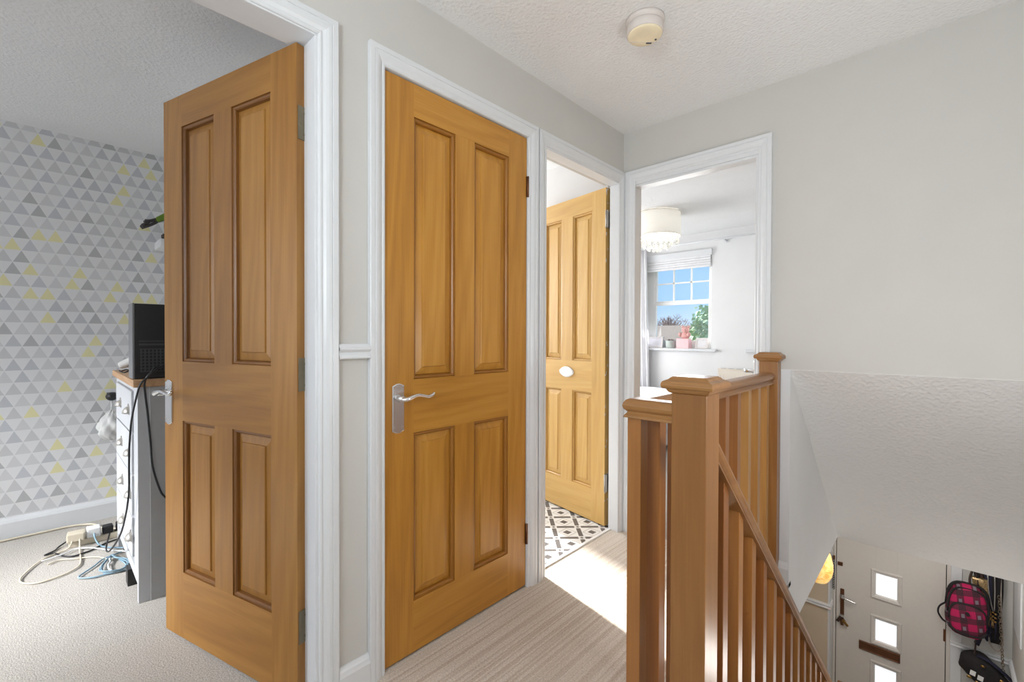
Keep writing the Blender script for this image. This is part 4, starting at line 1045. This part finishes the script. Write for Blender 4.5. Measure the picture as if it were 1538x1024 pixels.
# ------------------------------------------------------------------ outside
b = MB(); b.box(-60, 40, YB + .5, 90, HF - .3, HF - .2); struct('ground_garden', b, GRASS)
hs = empty('neighbour_house', (-10.5, 27, HF - .2)); tag(hs, 'long low building with a tan roof beyond the garden', 'building')
b = MB(); b.box(-6, 6, -2, 2, 0, 3.75); b.build('walls', BRICK, hs)
b = MB(); b.extrude([(-2.5, 3.70), (0, 4.62), (2.5, 3.70), (2.5, 3.55), (0, 4.45), (-2.5, 3.55)], 'X', -6.4, 6.4); b.build('roof', ROOFT, hs)
b = MB(); b.box(-6.4, 6.4, -2.6, -2.48, 3.52, 3.66); b.build('gutter', BLACKP, hs)
def bush(name, c, r, n, leaf, mat, label, cat, seed, trunk=True, zc=0, flat=1.0):
    rnd = random.Random(seed); e = empty(name, (c[0], c[1], HF - .2)); tag(e, label, cat, 'shrubs outside the window' if cat == 'shrub' else None)
    b = MB()
    for k in range(n):
        while True:
            p = Vector((rnd.uniform(-1, 1), rnd.uniform(-1, 1), rnd.uniform(-1, 1)))
            if .15 < p.length < 1 + .12 * rnd.random(): break
        lump = 1 + .18 * math.sin(5 * p.x + seed) * math.sin(4 * p.z + 2 * seed)
        q = Vector((p.x * r[0] * lump, p.y * r[1], zc + p.z * r[2] * lump))
        a = Vector((rnd.gauss(0, 1), rnd.gauss(0, 1), rnd.gauss(0, 1))).normalized() * leaf * rnd.uniform(.6, 1.3)
        d = a.orthogonal().normalized() * leaf * .5
        b.quad([q - a * .5, q + d, q + a * .5, q - d])
    b.build('foliage', mat, e)
    if trunk:
        t = MB(); t.tube([(0, 0, 0), (.05, 0, zc * .5), (0, .05, zc)], [.14, .11, .05], 8); t.build('trunk', TRUNK, e)
    return e
bush('garden_tree', (-2.80, 12.0), (.72, .7, 1.02), 3000, .10, LEAF, 'leafy green tree close outside the bedroom window', 'tree', 3, zc=3.80)
bush('shrub', (-6.1, 15.2), (1.3, .9, 1.0), 3200, .09, HEDGEM, 'reddish brown shrub below the roofline outside the window', 'shrub', 6, zc=2.85)
bush('shrub', (-4.0, 13.4), (.75, .7, 1.0), 1800, .085, HEDGEM, 'smaller brown shrub between the tree and the wide shrub outside', 'shrub', 8, zc=2.8)
def bare_tree(x, y, h, spread, seed, label, depth=5):
    rnd = random.Random(seed); e = empty('bare_tree', (x, y, HF - .2)); tag(e, label, 'tree', 'bare trees beyond the garden')
    t = MB(); w = MB()
    def grow(p, d, l, r, k):
        q = p + d * l
        (t if k > depth - 2 else w).tube([p, (p + q) / 2 + Vector((rnd.uniform(-.05, .05) * l, 0, 0)), q], [r, r * .85, r * .7], 5, sub=1)
        if k == 0: return
        for j in range(4):
            dd = (d + Vector((rnd.gauss(0, spread), rnd.gauss(0, spread), rnd.gauss(.08, spread * .5)))).normalized()
            grow(q, dd, l * rnd.uniform(.6, .8), r * .62, k - 1)
    grow(Vector((0, 0, 0)), Vector((0, 0, 1)), h * .3, h * .022, depth)
    t.build('trunk', TRUNK, e); w.build('branches', TWIG, e)
bare_tree(-13.2, 33, 5.9, .55, 5, 'round bare tree behind the tan roof, centre of the view')
bare_tree(-18.65, 43, 6.5, .5, 9, 'bare tree at the left edge of the window view')
bare_tree(-18.3, 52, 6.3, .5, 15, 'bare tree right of the round tree, beside the green one', 5)

# ------------------------------------------------------------------ light
w = bpy.data.worlds.new('sky'); bpy.context.scene.world = w; w.use_nodes = True
nt = w.node_tree; bgn = nt.nodes['Background']
tc = nt.nodes.new('ShaderNodeTexCoord'); sx_ = nt.nodes.new('ShaderNodeSeparateXYZ'); nt.links.new(tc.outputs['Generated'], sx_.inputs[0])
cr = nt.nodes.new('ShaderNodeValToRGB'); nt.links.new(sx_.outputs[2], cr.inputs[0])
el = cr.color_ramp.elements; el[0].position = 0.0; el[0].color = srgb(212, 230, 248); el[1].position = .35; el[1].color = srgb(138, 192, 250)
e2 = cr.color_ramp.elements.new(.07); e2.color = srgb(166, 208, 252)
nt.links.new(cr.outputs[0], bgn.inputs[0]); bgn.inputs[1].default_value = 1.2

def area(name, loc, target, sx, sy, power, color=(1, 1, 1), spread=180):
    l = bpy.data.lights.new(name, 'AREA'); l.shape = 'RECTANGLE'; l.size = sx; l.size_y = sy; l.energy = power; l.color = color; l.spread = R(spread)
    o = bpy.data.objects.new(name, l); COL.objects.link(o); o.location = loc
    d = Vector(target) - Vector(loc); o.rotation_euler = d.to_track_quat('-Z', 'Y').to_euler(); return o
def point(name, loc, power, color=(1, 1, 1), r=.05):
    l = bpy.data.lights.new(name, 'POINT'); l.energy = power; l.color = color; l.shadow_soft_size = r
    o = bpy.data.objects.new(name, l); COL.objects.link(o); o.location = loc; return o
# window daylight, pendant and chandelier bulbs, plus added fill lights
area('landing_back_fill', (1.0, -1.75, 1.5), (.9, 0, 1.75), 1.0, 1.2, 13, (.96, .98, 1.0))  # added frontal fill from behind the camera, set in a made-up opening
point('landing_side_fill', (1.68, 1.15, .95), 15, (.97, .985, 1.0), .14)  # unseen point light added to brighten faces turned towards the stairs
area('landing_ceiling_fill', (1.3, -.9, 1.5), (1.1, .3, CZ), .4, .4, 21, (.87, .945, 1.0))  # unseen area light added to lift the landing ceiling
area('bedroom_window_daylight', (-1.25, -2.38, 1.35), (-1.25, 0, 1.0), 1.5, 1.5, 17, (.97, .985, 1.0))
area('bedroom_window_skylight', (-1.45, -2.38, 1.75), (-1.45, .0, 0), .7, .6, 19, (.98, .99, 1.0), 50)
area('bathroom_window_daylight', (-2.33, 2.14, 1.5), (0, 2.0, 1.2), .55, 1.05, 38, (1, 1, 1))
area('far_bedroom_window_daylight', (-.885, YB - .16, 1.35), (-.885, 3.0, .6), .75, .6, 12, (.98, .99, 1.0), 130)
area('far_bedroom_side_fill', (-2.25, 3.8, 1.2), (.5, 4.2, 1.0), 1.3, .9, 36, (.98, .99, 1.0))  # added fill across the room; that side wall has no window
point('stair_soffit_fill', (1.70, 3.1, -1.05), 12, (1.0, .985, .965), .1)  # unseen point light added to brighten the sloping soffit
area('hall_door_fill', (1.2, 4.55, HZ - .05), (1.2, 4.7, HF), .5, .5, 11, (1.0, .975, .94))  # unseen area light added to brighten the hall and front door
point('pendant_lamp_bulb', (.585, 4.70, HZ - .68), 5, (1.0, .72, .36), .03)
point('chandelier_bulb', (-.60, 4.0, CZ - .17), 2.0, (1.0, .95, .88), .06)
sun = bpy.data.lights.new('sun', 'SUN'); sun.energy = 15; sun.angle = R(2.5); sun.color = (1, .99, .97)
so = bpy.data.objects.new('sun', sun); COL.objects.link(so)
el_ = R(29); sd = Vector((.982 * math.cos(el_), -.19 * math.cos(el_), -math.sin(el_)))
so.rotation_euler = sd.to_track_quat('-Z', 'Y').to_euler(); so.location = (-4, 3, 4)

# ------------------------------------------------------------------ camera
sc = bpy.context.scene
cam = bpy.data.cameras.new('camera'); co = bpy.data.objects.new('camera', cam); COL.objects.link(co)
yaw, pitch, roll, fpx = .760254, .0106819, .003292, 671.14
cam.sensor_width = 36; cam.sensor_fit = 'HORIZONTAL'; cam.lens = fpx / 1538 * 36; cam.clip_start = .02; cam.clip_end = 300
fw = Vector((-math.sin(yaw) * math.cos(pitch), math.cos(yaw) * math.cos(pitch), -math.sin(pitch)))
rt = Vector((math.cos(yaw), math.sin(yaw), 0)); up = rt.cross(fw)
r2 = rt * math.cos(roll) + up * math.sin(roll); u2 = -rt * math.sin(roll) + up * math.cos(roll)
M4 = Matrix(((r2.x, u2.x, -fw.x, 1.318), (r2.y, u2.y, -fw.y, 0), (r2.z, u2.z, -fw.z, 1.118), (0, 0, 0, 1)))
co.matrix_world = M4
sc.camera = co
sc.view_settings.view_transform = 'Standard'; sc.view_settings.look = 'None'; sc.view_settings.exposure = 0.0; sc.view_settings.gamma = 1.0
sc.view_settings.use_curve_mapping = False
sc.cycles.use_denoising = True
sc.cycles.max_bounces = 8; sc.cycles.diffuse_bounces = 6; sc.cycles.transparent_max_bounces = 12
sc.cycles.sample_clamp_indirect = 6.0
